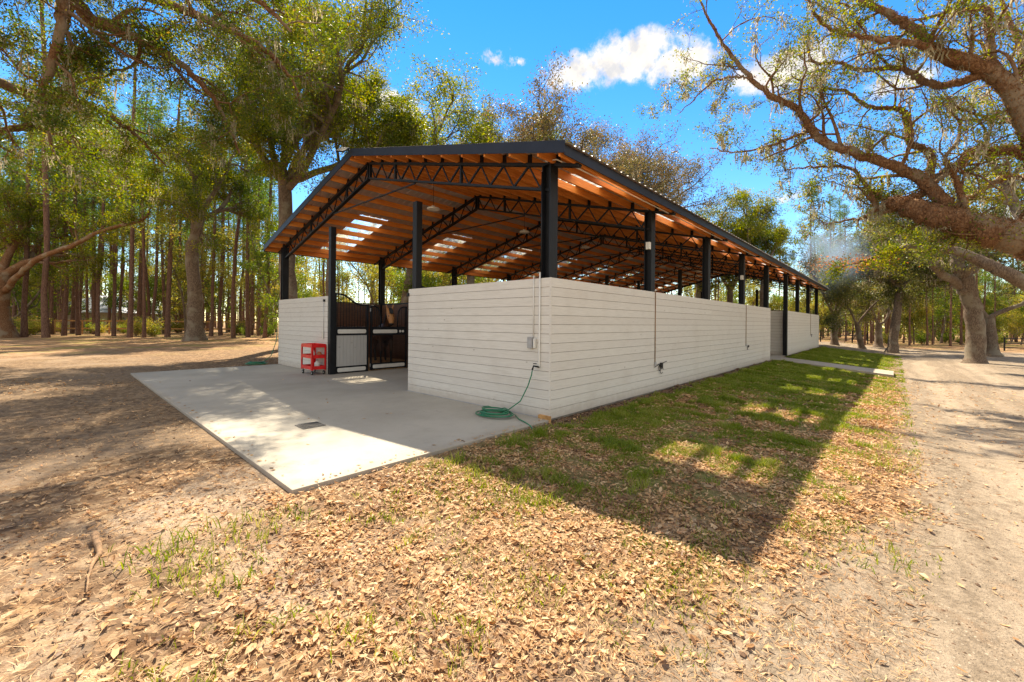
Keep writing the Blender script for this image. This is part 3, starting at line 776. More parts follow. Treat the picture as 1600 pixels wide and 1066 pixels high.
# ------------------------------------------------------------------ red cart
ct = tag(empty('utility_cart', (-.23, 8.25, 0)), 'red three-shelf rolling utility cart standing against the white board wall', 'cart')
Lc, Wc = .40, .74
for x in (-Lc/2, Lc/2):
    for y in (-Wc/2, Wc/2):
        mb = MB(); sx, sy = -math.copysign(.03, x), -math.copysign(.03, y)
        mb.box(min(x, x+sx*1.7), max(x, x+sx*1.7), min(y, y+sy*.15), max(y, y+sy*.15), .13, .82)
        mb.box(min(x, x+sx*.15), max(x, x+sx*.15), min(y+sy*.15, y+sy*1.9), max(y+sy*.15, y+sy*1.9), .13, .82)
        mb.build('leg', M['red'], ct)
for z in (.15, .46, .76):
    mb = MB(); x, y = Lc/2-.006, Wc/2-.006
    mb.box(-x, x, -y, y, z, z+.008); h = .095
    mb.box(-x, x, -y, -y+.006, z+.008, z+h); mb.box(-x, x, y-.006, y, z+.008, z+h); mb.box(-x, -x+.006, -y+.006, y-.006, z+.008, z+h); mb.box(x-.006, x, -y+.006, y-.006, z+.008, z+h)
    mb.build('shelf', M['red'], ct)
for x in (-.16, .16):
    for y in (-.31, .31):
        wh_ = MB().disc((x-.014, y, .055), .055, .028, 18, 0, 'x').build('wheel', M['rubber'], ct)
        MB().disc((x-.017, y, .055), .025, .034, 12, 0, 'x').box(x-.02, x+.02, y-.02, y+.02, .112, .15).build('hub', M['chrome'], wh_)
def jug(name, loc, label, m, h=.24, r=.055):
    t = tag(empty(name, loc), label, 'bottle', 'bottles on the red cart')
    mb = MB(); mb.tube([(0, 0, 0), (0, 0, h*.62), (0, 0, h*.78), (0, 0, h*.86)], [r, r, r*.5, r*.36], 14); mb.build('body', M[m], t)
    MB().disc((0, 0, h*.86), r*.42, h*.12, 12).build('cap', M['whitep'] if m != 'whitep' else M['grey'], t)
jug('bottle', (-.23, 8.00, .159), 'white plastic jug on the bottom shelf of the red cart', 'whitep', .27, .07)
jug('bottle', (-.15, 8.22, .159), 'dark bottle with pale cap on the bottom shelf of the red cart', 'rubber', .25, .05)
jug('bottle', (-.31, 8.04, .469), 'pinkish white spray bottle on the middle shelf of the red cart', 'whitep', .22, .035)
jug('bottle', (-.15, 8.06, .469), 'amber bottle on the middle shelf of the red cart', 'amber', .20, .07)

# ------------------------------------------------------------------ horse
def horse():
    root = tag(empty('horse', (2.62, 9.35, .05)), 'bay horse with a tan face looking out over the stall door', 'horse')
    d = Vector((2.1-2.62, 8.0-9.35, 0)).normalized(); root.rotation_euler[2] = math.atan2(d.y, d.x)
    V, E, Rr = [], [], []
    def add(p, r, par=None):
        V.append(p); Rr.append(r)
        if par is not None: E.append((par, len(V)-1))
        return len(V)-1
    pel = add((-.55, 0, 1.12), (.27, .29)); bar_ = add((-.1, 0, 1.08), (.28, .31), pel); ch = add((.4, 0, 1.08), (.24, .30), bar_)
    wi = add((.62, 0, 1.18), (.17, .24), ch); n1 = add((.85, 0, 1.42), (.11, .19), wi); n2 = add((1.05, 0, 1.62), (.09, .14), n1); po = add((1.17, 0, 1.77), (.11, .12), n2)
    hd = add((1.26, 0, 1.70), (.135, .13), po); ey = add((1.36, 0, 1.58), (.135, .12), hd); ns = add((1.43, 0, 1.45), (.09, .085), ey); mz = add((1.47, 0, 1.36), (.075, .07), ns); add((1.48, 0, 1.31), (.035, .04), mz)
    ta = add((-.82, 0, 1.16), (.05, .05), pel); tb = add((-.92, 0, .9), (.045, .045), ta); add((-.93, 0, .5), (.03, .03), tb)
    for s in (-1, 1):
        a = add((.48, s*.17, .85), (.085, .11), ch); b = add((.50, s*.17, .52), (.05, .055), a); c = add((.49, s*.17, .24), (.034, .036), b); e_ = add((.51, s*.17, .09), (.045, .045), c); add((.54, s*.17, .03), (.055, .055), e_)
        a = add((-.5, s*.18, .82), (.10, .15), pel); k_ = add((-.48, s*.18, .68), (.08, .10), a); b = add((-.72, s*.18, .50), (.045, .055), k_); c = add((-.66, s*.18, .22), (.036, .038), b); e_ = add((-.63, s*.18, .09), (.045, .045), c); add((-.60, s*.18, .03), (.055, .055), e_)
        e1 = add((1.15, s*.085, 1.88), (.04, .03), po); add((1.17, s*.115, 2.0), (.014, .014), e1)
    me = bpy.data.meshes.new('body'); me.from_pydata(V, E, []); me.update()
    m, g = newmat('bay_coat'); co = g.n('ShaderNodeTexCoord').outputs['Object']; s = g.n('ShaderNodeSeparateXYZ', {0: co})
    x, y, z = s.outputs
    nz = g.noise(co, 4, 3)
    c = g.mix(nz, (.045, .018, .009), (.11, .045, .02))
    face = g.math('MULTIPLY', g.ramp(g.math('ADD', x, g.math('MULTIPLY', z, .5)), 2.06, 2.10), g.ramp(z, 1.38, 1.42))
    ya = g.math('ABSOLUTE', y)
    face = g.math('MULTIPLY', face, g.ramp(ya, .15, .11)); c = g.mix(face, c, (.50, .22, .075))
    ear = g.math('MULTIPLY', g.ramp(z, 1.87, 1.90), g.ramp(ya, .045, .07)); c = g.mix(ear, c, (.45, .20, .07))
    eye = g.math('MULTIPLY', g.ramp(g.math('ABSOLUTE', g.math('SUBTRACT', ya, .075)), .02, .01), g.ramp(g.math('ABSOLUTE', g.math('SUBTRACT', z, 1.63)), .022, .012))
    c = g.mix(g.math('MULTIPLY', eye, g.ramp(x, 1.2, 1.25)), c, (.01, .008, .006))
    c = g.mix(g.ramp(z, 1.41, 1.37), c, g.mix(g.ramp(x, 1.3, 1.36), g.mix(nz, (.045, .018, .009), (.11, .045, .02)), (.015, .012, .012)))
    c = g.mix(g.ramp(z, .5, .4), c, (.012, .010, .010))
    b = principled(g, Base_Color=c, Roughness=.55); out(g, b.outputs[0])
    me.materials.append(m)
    o = bpy.data.objects.new('body', me); COL.objects.link(o); o.parent = root
    bm = bmesh.new(); bm.from_mesh(me); ly = bm.verts.layers.skin.verify()
    for i, v in enumerate(bm.verts): v[ly].radius = Rr[i]; v[ly].use_root = (i == 0)
    bm.to_mesh(me); bm.free()
    o.modifiers.new('skin', 'SKIN').use_smooth_shade = True
    sb = o.modifiers.new('sub', 'SUBSURF'); sb.levels = 2; sb.render_levels = 2
    # mane and forelock: clumped strands
    mb = MB(); r = random.Random(2)
    for i in range(70):
        t = r.random(); p = Vector((.75+.45*t, r.uniform(-.015, .015), 1.52+.37*t)); sd = r.choice((-1, 1, 1))
        mb.tube([p, p+Vector((-.03, sd*.06, .01)), p+Vector((-.02, sd*.11, -.13)), p+Vector((.0, sd*.12, -.26))], [.014, .014, .011, .004], 4)
    for i in range(16):
        y = r.uniform(-.04, .04); mb.tube([(1.17, y*.5, 1.89), (1.30, y, 1.87), (1.42, y*1.4, 1.78), (1.47, y*1.6, 1.70)], [.016, .018, .014, .004], 4)
    mb.build('mane', M['rubber'], root)
horse()

# ------------------------------------------------------------------ trees
class Wood:
    """tapering limbs gathered in one mesh, plus the twig points that carry leaves and moss"""
    def __init__(s, seed): s.mb = MB(); s.rng = random.Random(seed); s.tw = []; s.bough = []; s.nr = np.random.RandomState(seed)
    def limb(s, pts, rs, n=8, jit=.06): s.mb.tube(pts, rs, n, cap=False, jit=jit, rng=s.rng)
    def grow(s, p, d, L, r, lvl, prm):
        rng = s.rng; seg = max(.16, L/7 if lvl < prm['max'] else L/4); n = max(3, int(L/seg))
        pts = [Vector(p)]; rs_ = [r]; d = Vector(d).normalized(); wd = prm['wander']*(1+.25*lvl)
        for i in range(n):
            t = (i+1)/n
            d = (d + Vector((rng.gauss(0, wd), rng.gauss(0, wd), rng.gauss(0, wd*.8)+prm['up'][min(lvl, len(prm['up'])-1)]))).normalized()
            pts.append(pts[-1]+d*(L/n)); rs_.append(max(.004, r*(1-prm['taper']*t)))
        sides = 9 if r > .2 else 7 if r > .08 else 5 if r > .03 else 3
        s.limb(pts, rs_, sides)
        if lvl >= prm['max']-1:
            for q in pts[1:]: s.tw.append(q)
        elif lvl >= 1: s.bough += pts[2:]
        if lvl >= prm['max']: return
        k = prm['kids'][min(lvl, len(prm['kids'])-1)]
        for j in range(k):
            t = prm['t0'][min(lvl, len(prm['t0'])-1)]; t = t+(1-t)*(j+rng.random())/k; i = min(n-1, int(t*n)); f = t*n-i
            q = pts[i].lerp(pts[i+1], f); dd = (pts[i+1]-pts[i]).normalized()
            ax = dd.orthogonal().normalized(); ax.rotate(Matrix.Rotation(rng.uniform(0, 2*math.pi), 3, dd))
            ang = rad(rng.uniform(*prm['ang'])); nd = dd*math.cos(ang)+ax*math.sin(ang)
            ratio = prm['ratio'][min(lvl, len(prm['ratio'])-1)]*rng.uniform(.7, 1.25)*(1.1-.45*t)
            rr = rs_[i]*rng.uniform(.5, .72)
            s.grow(q, nd, L*ratio, rr, lvl+1, prm)
        s.grow(pts[-1], d, L*.45, rs_[-1]*.9, lvl+1, prm)
    def along(s, pts, rs_, prm, count, L, t0=.1, lvl=1, droop=0):
        """side boughs sprouting from a limb of known course"""
        rng = s.rng; n = len(pts)-1
        for j in range(count):
            t = t0+(1-t0)*(j+rng.random())/count; i = min(n-1, int(t*n)); q = pts[i].lerp(pts[i+1], t*n-i)
            dd = (pts[i+1]-pts[i]).normalized(); ax = dd.orthogonal().normalized(); ax.rotate(Matrix.Rotation(rng.uniform(0, 2*math.pi), 3, dd))
            ang = rad(rng.uniform(*prm['ang'])); nd = dd*math.cos(ang)+ax*math.sin(ang); nd.z += .15-droop
            s.grow(q, nd, L*rng.uniform(.6, 1.3)*(1.15-.5*t), min(rs_[i]*.5, .02+.022*L), lvl, prm)
def catmull(pts, sub_=5, jit=0, rng=None):
    P = [Vector(p) for p in pts]; P = [P[0]*2-P[1]]+P+[P[-1]*2-P[-2]]; o = []
    for i in range(1, len(P)-2):
        for k in range(sub_):
            t = k/sub_; a, b, c, d = P[i-1:i+3]
            q = .5*((2*b)+(c-a)*t+(2*a-5*b+4*c-d)*t*t+(3*b-a-3*c+d)*t**3)
            if jit: q = q+Vector((rng.gauss(0, jit), rng.gauss(0, jit), rng.gauss(0, jit)))
            o.append(q)
    o.append(P[-2]); return o
def lerps(rs_, n):
    return list(np.interp(np.linspace(0, 1, n), np.linspace(0, 1, len(rs_)), rs_))
def quads(C, size, nr, aspect=.5, flat=0., droop=False, fold=0):
    """leaf shapes round the points C (n,3)"""
    n = len(C); a = nr.normal(size=(n, 3)); a[:, 2] *= (1-flat)
    if droop: a[:, 2] -= .8
    a /= np.linalg.norm(a, axis=1)[:, None]+1e-9
    b = nr.normal(size=(n, 3)); b -= (b*a).sum(1)[:, None]*a; b /= np.linalg.norm(b, axis=1)[:, None]+1e-9
    if flat:
        b[:, 2] *= (1-flat); b /= np.linalg.norm(b, axis=1)[:, None]+1e-9
    s_ = size*nr.uniform(.6, 1.35, n)[:, None]; w_ = s_*aspect
    V = np.stack([C-a*s_*.5, C+b*w_*.5, C+a*s_*.5, C-b*w_*.5], 1).reshape(-1, 3)
    F = np.arange(4*n).reshape(n, 4); return V, F
def foliage(name, tw, per, size, spread, mat, parent, seed, aspect=.5, keep=1.0, droop=False, vs=.7):
    nr = np.random.RandomState(seed); P = np.array([tuple(p) for p in tw])
    if keep < 1: P = P[nr.rand(len(P)) < keep]
    # clumpiness: some twigs are bare, some thick
    cnt = np.clip(nr.gamma(1.6, per/1.6, len(P)), 0, per*3).astype(int)
    C = np.repeat(P, cnt, 0); C = C+nr.normal(size=C.shape)*np.array([spread, spread, spread*vs])
    V, F = quads(C, size, nr, aspect, 0, droop); return npmesh(name, V, F, mat, parent)
def moss(name, pts, count, seed, parent, L=(.25, .8), strands=9, spread=.10):
    r = np.random.RandomState(seed); P = np.array([tuple(p) for p in pts]); C = P[r.randint(0, len(P), count)]
    LL = r.uniform(L[0], L[1], count)
    C = np.repeat(C, strands, 0); LL = np.repeat(LL, strands)*r.uniform(.35, 1, len(C)); n = len(C)
    C = C+np.stack([r.normal(0, spread, n), r.normal(0, spread, n), r.normal(0, .03, n)], 1)
    wv = r.normal(size=(n, 3)); wv[:, 2] = 0; wv /= np.linalg.norm(wv, axis=1)[:, None]; ww = r.uniform(.008, .022, n)[:, None]
    off1 = r.normal(0, .035, (n, 3)); off2 = r.normal(0, .05, (n, 3)); dn = np.array([0, 0, -1.0])
    p0 = C; p1 = C+dn*LL[:, None]*.5+off1; p2 = C+dn*LL[:, None]+off2
    V = np.stack([p0-wv*ww*.7, p0+wv*ww*.7, p1+wv*ww, p1-wv*ww, p2+wv*ww*.15, p2-wv*ww*.15], 1).reshape(-1, 3)
    b = np.arange(n)*6; F = np.concatenate([np.stack([b, b+1, b+2, b+3], 1), np.stack([b+3, b+2, b+4, b+5], 1)])
    return npmesh(name, V, F, M['moss'], parent)
def root_flare(pts, rs_):
    return pts, rs_
OAK = dict(max=4, wander=.19, up=[.02, .02, .03, .02], taper=.55, kids=[5, 5, 4, 3], t0=[.35, .2, .2, .15], ang=(32, 72), ratio=[.62, .58, .55, .6])
def mkoak(seed, trunk, forks, mats=('oakbark', 'oakleaf'), leaf=(6, .12, .25), moss_n=120, label='', cat='tree', prm=OAK, name='oak_tree', group=None, L=5., loc=None, keep=1., leafname='crown', fork_r=.6, smoss=(.3, .9)):
    """trunk: list of world points, radii; forks: list of (direction, length)"""
    W_ = Wood(seed); tp, tr = trunk; base = Vector(tp[0])
    loc_ = [Vector(p)-base for p in tp]; pts = catmull(loc_, 5, tr[0]*.05, W_.rng); rr = lerps(tr, len(pts)); rr[0] *= 1.45; rr[1] *= 1.08
    W_.mb.tube(pts, rr, 14, cap=False, jit=.07, rng=W_.rng)
    top = pts[-1]
    for (d, l) in forks: W_.grow(top-Vector((0, 0, W_.rng.uniform(0, .12)*l*.5)), d, l, rr[-1]*fork_r, 0, prm)
    t = tag(empty(name, base), label, cat, group)
    W_.mb.build('trunk', M[mats[0]], t)
    foliage(leafname, W_.tw, leaf[0], leaf[1], leaf[2], M[mats[1]], t, seed, keep=keep)
    if moss_n: moss('hanging_moss', W_.bough, moss_n, seed+5, t, smoss, spread=.14)
    return t, W_
def gp(px, depth):                       # ground point under a photo column at a distance
    p = at(px, 500, depth); return Vector((p.x, p.y, float(gz(p.x, p.y))-.03))
def up_at(px, py, depth): return at(px, py, depth)

# ---- the great live oak on the right: its trunk stands outside the frame, its limbs cross the sky
def great_oak():
    W_ = Wood(11); rng = W_.rng
    base = cam2w(15.5, 10.5, 0); base.z = float(gz(base.x, base.y))-.05
    tag_t = tag(empty('live_oak', base), 'huge spreading live oak with mossy reddish limbs reaching over the dirt road', 'tree')
    L_ = lambda p: p-base
    tr = [Vector((0, 0, -.1)), Vector((-.1, .1, .8)), Vector((-.4, .1, 1.7)), Vector((-.9, .2, 2.6))]
    pts = catmull(tr, 5, .03, rng); W_.mb.tube(pts, lerps([1.25, .85, .72, .6], len(pts)), 18, cap=False, jit=.08, rng=rng)
    top = pts[-1]
    prm = dict(max=4, wander=.20, up=[.0, .01, .01, 0], taper=.6, kids=[4, 4, 3, 3], t0=[.3, .15, .15, .1], ang=(30, 75), ratio=[.6, .58, .55, .6])
    limbs = [
      # (points px,py,depth), radii (m), side boughs count, their length, from trunk?
      ([(1640, 392, 9.9), (1600, 374, 9.9), (1545, 362, 10.0), (1490, 345, 10.3), (1440, 330, 10.7), (1400, 318, 11.1), (1372, 326, 11.4)], [.46, .42, .38, .34, .29, .22, .10], 9, 1.3, True),
      ([(1500, 345, 10.3), (1487, 330, 10.4), (1450, 289, 10.7), (1405, 262, 11.0), (1337, 240, 11.3), (1285, 221, 11.6), (1262, 195, 11.7), (1244, 169, 11.8), (1210, 154, 12.0), (1176, 124, 12.1), (1139, 82, 12.2), (1112, 41, 12.3), (1092, -5, 12.3)], [.24, .21, .19, .17, .15, .135, .125, .115, .10, .085, .065, .05, .03], 17, 1.6, False),
      ([(1680, 330, 10), (1625, 240, 9.6), (1600, 188, 9.5), (1585, 150, 9.5), (1555, 120, 9.6), (1525, 101, 9.7), (1461, 79, 9.9), (1431, 49, 10.1), (1397, 26, 10.3), (1352, 4, 10.5), (1300, -30, 10.8)], [.32, .27, .25, .24, .22, .20, .17, .145, .12, .09, .06], 11, 1.7, True),
      ([(1690, 300, 10.2), (1600, 240, 10.6), (1560, 236, 10.8), (1525, 236, 11.0), (1499, 255, 11.0), (1465, 277, 11.0), (1440, 302, 10.9), (1405, 318, 11.1)], [.20, .16, .15, .14, .13, .12, .11, .10], 5, 1.2, True),
      ([(1449, 300, 10.9), (1454, 240, 11.2), (1424, 225, 11.4), (1416, 188, 11.6), (1409, 172, 11.8), (1360, 169, 12.1), (1319, 142, 12.4), (1262, 139, 12.7), (1215, 150, 13)], [.13, .12, .11, .10, .09, .075, .06, .045, .025], 9, 1.4, False),
      ([(1548, 116, 9.6), (1465, 135, 10.4), (1435, 120, 10.8), (1405, 107, 11.0), (1349, 109, 11.3), (1307, 99, 11.6), (1270, 96, 11.9), (1262, 60, 12)], [.14, .11, .10, .085, .07, .055, .045, .025], 8, 1.4, False),
      ([(1400, 320, 11.1), (1375, 330, 11.3), (1345, 277, 11.7), (1318, 260, 12), (1270, 262, 12.3), (1225, 266, 12.6)], [.10, .08, .06, .05, .035, .02], 7, 1.1, False),
      ([(1660, 290, 10.3), (1600, 277, 11.2), (1562, 281, 11.3), (1525, 304, 11.2), (1502, 318, 10.9), (1490, 338, 10.4)], [.13, .10, .09, .085, .09, .12], 4, 1.2, True),
      ([(1262, 205, 11.7), (1230, 218, 12), (1195, 229, 12.3), (1150, 238, 12.6), (1109, 232, 12.9)], [.06, .05, .04, .03, .015], 6, 1.0, False),
      ([(1555, 120, 9.6), (1551, 94, 9.7), (1545, 50, 9.8), (1540, 15, 9.9), (1480, 20, 10.1), (1420, 35, 10.3)], [.13, .11, .10, .09, .06, .03], 6, 1.4, False),
      ([(1176, 124, 12.1), (1150, 120, 12.3), (1115, 128, 12.6), (1090, 150, 12.8), (1060, 178, 13)], [.05, .045, .035, .025, .012], 6, 1.0, False),
      ([(1461, 79, 9.9), (1440, 70, 9.5), (1380, 62, 9.3), (1330, 55, 9.3), (1280, 30, 9.3), (1262, 0, 9.3)], [.10, .09, .07, .055, .04, .02], 7, 1.2, False),
      ([(1510, 335, 10.3), (1497, 290, 10.2), (1483, 262, 10.1), (1478, 250, 10.1), (1500, 200, 10.4), (1480, 170, 10.8)], [.10, .085, .07, .06, .04, .02], 5, 1.2, False),
      ([(1380, 318, 11.1), (1350, 340, 11.6), (1320, 345, 12.0), (1290, 350, 12.3), (1275, 340, 12.5)], [.06, .05, .035, .025, .012], 5, 1.0, False),
      ([(1625, 240, 9.6), (1600, 130, 10.4), (1590, 60, 10.9), (1560, -10, 11.3)], [.12, .10, .08, .05], 7, 1.7, False),
    ]
    surf = []
    for pl, rr, cnt, bl, ft in limbs:
        rr = [q*(.88 if rr[0] > .44 else .74) for q in rr]
        P = [L_(at(*q)) for q in pl]
        if ft: P = [top.lerp(P[0], .0)]+[top.lerp(P[0], .55)+Vector((0, 0, .15))]+P; rr = [rr[0]*1.25, rr[0]*1.12]+rr
        pp = catmull(P, 6, .018, rng); r2 = lerps(rr, len(pp))
        W_.mb.tube(pp, r2, 12 if rr[0] > .15 else 8, cap=False, jit=.10, rng=rng)
        W_.bough += pp[8:] if ft else pp
        surf += [(tuple(a), b, tuple((pp[min(i+1, len(pp)-1)]-pp[max(i-1, 0)]).normalized())) for i, (a, b) in enumerate(zip(pp, r2))]
        W_.along(pp, r2, prm, cnt, bl, .3 if ft else .12, 1)
    W_.mb.build('trunk', M['rustbark'], tag_t)
    foliage('crown', W_.tw, 4.2, .062, .10, M['oakleaf'], tag_t, 3, keep=.36)
    moss('hanging_moss', W_.bough, 520, 8, tag_t, (.12, .5), 8, .05)
    # little tufts of fern and shaggy bark on the big limbs
    nr = np.random.RandomState(4); SP_ = np.array([q[0] for q in surf]); SR = np.array([q[1] for q in surf]); SD = np.array([q[2] for q in surf])
    k = nr.choice(len(SR), 26000, p=SR/SR.sum()); o = nr.normal(size=(26000, 3)); o[:, 2] += .25; o -= (o*SD[k]).sum(1)[:, None]*SD[k]; o /= np.linalg.norm(o, axis=1)[:, None]
    C = SP_[k]+SD[k]*nr.uniform(-.15, .15, (26000, 1))+o*(SR[k]*nr.uniform(.97, 1.15, 26000))[:, None]
    V, F = quads(C, .065, nr, .3); npmesh('fern_tufts', V, F, M['fern'], tag_t)
great_oak()

# ---- the live oak just outside the left of the frame, its boughs hang into the top left
def left_canopy():
    W_ = Wood(21); rng = W_.rng; base = cam2w(-17.5, 12.5, 0); base.z = float(gz(base.x, base.y))-.05
    t = tag(empty('live_oak', base), 'leafy live oak whose dark boughs hang into the top left over the yard', 'tree')
    L_ = lambda p: p-base
    pts = catmull([Vector((0, 0, -.1)), Vector((.2, 0, 1.5)), Vector((.5, .2, 3.2)), Vector((.9, .3, 4.6))], 5, .03, rng)
    W_.mb.tube(pts, lerps([1.0, .66, .56, .46], len(pts)), 16, cap=False, jit=.08, rng=rng); top = pts[-1]
    prm = dict(max=4, wander=.20, up=[.0, .0, .01, 0], taper=.6, kids=[4, 5, 4, 3], t0=[.3, .15, .15, .1], ang=(30, 75), ratio=[.6, .58, .55, .6])
    limbs = [
      ([(-60, -60, 12.0), (40, -40, 12.0), (110, -5, 11.8), (140, 30, 11.8), (168, 42, 11.8), (235, 70, 12.2), (290, 105, 12.8), (340, 165, 13.6), (375, 240, 14.4)], [.26, .22, .19, .16, .14, .12, .09, .06, .03], 13, 2.0),
      ([(-90, -30, 12), (20, -60, 11.2), (90, -30, 10.8), (95, 40, 10.7), (80, 100, 10.9), (65, 160, 11.3), (85, 240, 11.8)], [.24, .18, .14, .11, .09, .06, .03], 12, 1.8),
      ([(-80, 60, 13), (-20, 120, 14), (60, 150, 14.8), (140, 165, 15.5), (200, 200, 16.2), (260, 260, 17)], [.22, .18, .14, .11, .08, .03], 12, 2.1),
      ([(-60, -120, 13), (100, -120, 14), (230, -60, 15), (330, 10, 15.5), (400, 90, 16), (440, 150, 16.5)], [.26, .20, .15, .12, .08, .03], 13, 2.3),
      ([(-60, -190, 12), (150, -90, 11), (300, -40, 10.6), (400, 0, 10.4), (455, 50, 10.8)], [.20, .15, .11, .07, .03], 7, 1.6),
      ([(-60, -100, 13.5), (150, -30, 13), (300, 20, 12.6), (400, 70, 12.6), (450, 115, 13.2), (470, 160, 13.4)], [.20, .16, .12, .09, .06, .03], 7, 1.6),
      ([(-90, 180, 14), (-20, 205, 15.5), (60, 200, 16.5), (140, 240, 17.5), (190, 300, 18)], [.16, .13, .10, .07, .03], 9, 1.9),
    ]
    for pl, rr, cnt, bl in limbs:
        P = [L_(at(*q)) for q in pl]; P = [top, top.lerp(P[0], .5)+Vector((0, 0, .3))]+P; rr = [rr[0]*1.3, rr[0]*1.15]+rr
        pp = catmull(P, 6, .02, rng); r2 = lerps(rr, len(pp)); W_.mb.tube(pp, r2, 10, cap=False, jit=.09, rng=rng)
        W_.bough += pp[12:]; W_.along(pp, r2, prm, cnt, bl, .35, 1)
    W_.mb.build('trunk', M['rustbark'], t)
    foliage('crown', W_.tw, 5.5, .075, .15, M['oakleaf_near'], t, 13, keep=.7)
    moss('hanging_moss', W_.bough, 260, 18, t, (.2, .8), 9, .07)
left_canopy()

# ---- individual oaks that can be told apart
mkoak(31, ([gp(305, 31), gp(304, 31)+Vector((0, 0, 3)), gp(300, 31)+Vector((0, 0, 6.5)), gp(308, 31)+Vector((0, 0, 9))], [.56, .46, .40, .33]),
      [((.35, -.2, .9), 5.2), ((-.7, .3, .75), 4.8), ((.1, .6, .8), 4.2), ((-.25, -.6, .8), 4.6), ((.7, .5, .5), 4.2)], leaf=(5, .12, .26), moss_n=150,
      label='straight grey oak trunk standing alone at the wood edge, left of the barn', fork_r=.62)
mkoak(32, ([gp(3, 33), gp(-3, 33)+Vector((0, 0, 2.5)), gp(2, 33)+Vector((0, 0, 5.0))], [.75, .62, .52]),
      [((.6, -.4, .8), 6.2), ((-.7, .3, .75), 5.5), ((.1, .6, .9), 5.5), ((.75, .3, .5), 6)], leaf=(5, .13, .28), moss_n=120,
      label='thick brown oak trunk cut by the left edge of the photo', mats=('rustbark', 'oakleaf'))
# its long low limb
def low_limb():
    o = [x for x in COL_OBJS() if x.name.startswith('oak_tree') and x.type == 'EMPTY'][-1]
    W_ = Wood(33); b = o.location.copy(); P = [at(*q)-b for q in ((8, 455, 33), (28, 432, 32.4), (60, 405, 31.8), (110, 385, 31.2), (150, 365, 30.8), (190, 352, 30.4), (222, 345, 30), (240, 322, 30))]
    pp = catmull(P, 5, .03, W_.rng); r2 = lerps([.24, .21, .18, .16, .13, .11, .09, .04], len(pp)); W_.mb.tube(pp, r2, 9, jit=.08, rng=W_.rng)
    prm = dict(OAK, max=3); W_.along(pp, r2, prm, 6, 2.0, .4, 1)
    W_.mb.build('limb', M['rustbark'], o); foliage('leaves', W_.tw, 5, .13, .2, M['oakleaf'], o, 9)
low_limb()
mkoak(34, ([gp(458, 23.5), gp(452, 23.5)+Vector((0, 0, 3)), gp(446, 23.5)+Vector((0, 0, 6.5)), gp(443, 23.5)+Vector((0, 0, 9.3))], [.52, .44, .38, .33]),
      [(tuple(Rc*.75+Vector((0, 0, .85))), 7.8), (tuple(-Rc*.35+Vector((0, 0, .95))), 6.4), (tuple(-Rc*.7-Fw*.4+Vector((0, 0, .7))), 4.6), (tuple(Fw*.6+Vector((0, 0, .9))), 4.8), (tuple(Rc*.25-Fw*.4+Vector((0, 0, 1))), 7.0), (tuple(Rc*.62-Fw*.15+Vector((0, 0, 1))), 8.6), (tuple(Rc*.95+Vector((0, 0, .4))), 6.2), (tuple(-Fw*.9+Rc*.3+Vector((0, 0, .55))), 3.8)],
      leaf=(6, .105, .27), moss_n=240, label='tall live oak rising behind the left eave, crown to the photo top', fork_r=.66)
mkoak(35, ([gp(520, 27), gp(516, 27)+Vector((0, 0, 4)), gp(522, 27)+Vector((0, 0, 8)), gp(535, 27)+Vector((0, 0, 11))], [.34, .28, .24, .2]),
      [(tuple(Rc*.5+Vector((0, 0, .9))), 4.2), (tuple(-Rc*.4+Vector((0, 0, .9))), 3.8), (tuple(Rc*.9+Vector((0, 0, .4))), 4.0)], leaf=(7, .13, .24), moss_n=110, label='slim dark oak just right of the floodlight on the barn peak')
mkoak(36, ([gp(640, 30), gp(634, 30)+Vector((0, 0, 3)), gp(646, 30)+Vector((0, 0, 6.5))], [.36, .33, .30]),
      [(tuple(Rc*.8+Vector((0, 0, .9))), 8.2), (tuple(-Rc*.6+Vector((0, 0, .9))), 6.6), (tuple(Rc*.2+Vector((0, 0, 1))), 7.6), (tuple(Rc*.9-Fw*.3+Vector((0, 0, .55))), 7.6), (tuple(Fw*.8+Vector((0, 0, .7))), 4.8)],
      leaf=(5, .13, .27), moss_n=140, label='broad-crowned live oak showing above the middle of the gable edge')
SP = dict(OAK, kids=[5, 5, 4, 3], wander=.17)
SP2 = dict(OAK, kids=[7, 6, 4, 4], wander=.17)
def sparse(seed, px, depth, h, forks, label, leaf=(4.2, .13, .2), r=.3, lean=0, mats=('oakbark', 'dryleaf'), keep=.8, moss_n=60, prm=SP, bend=None):
    b = gp(px, depth); t = b+Vector((0, 0, h))+R*lean
    mid = b.lerp(t, .5)+R*(bend or 0)
    return mkoak(seed, ([b, mid, t], [r, r*.85, r*.7]), forks, mats=mats, leaf=leaf, moss_n=moss_n, label=label, prm=prm, keep=keep)
def fan(L1, spread=(.75, -.7, .15, .45, -.35), z=.8):
    return [(tuple(R*s_+Fw*(.35*((i % 2)*2-1))+Vector((0, 0, z))), L1*(1-.08*i)) for i, s_ in enumerate(spread)]
sparse(41, 800, 30, 7.5, fan(7.4), 'thin-leaved grey oak over the barn roof, left of the big cloud', r=.36, leaf=(2.3, .13, .24), keep=1, prm=SP2)
sparse(42, 878, 31, 7.5, fan(6.8), 'brownish bare-topped oak above the barn roof under the big cloud', r=.34, leaf=(2.3, .13, .24), keep=1, prm=SP2)
sparse(43, 968, 38, 8.5, fan(7.0), 'brownish sparse oak above the roof, below the right end of the big cloud', r=.4, leaf=(2.3, .14, .26), keep=1, prm=SP2)
sparse(44, 1022, 41, 7.5, fan(6.6), 'rounded russet oak crown above the middle of the long roof edge', leaf=(5, .13, .24), r=.4)
sparse(52, 735, 31, 8.0, fan(7.4), 'olive oak crown between the broad live oak and the grey oaks above the gable', leaf=(3.5, .13, .24), keep=1, prm=SP2, mats=('oakbark', 'oakleaf'), r=.36)
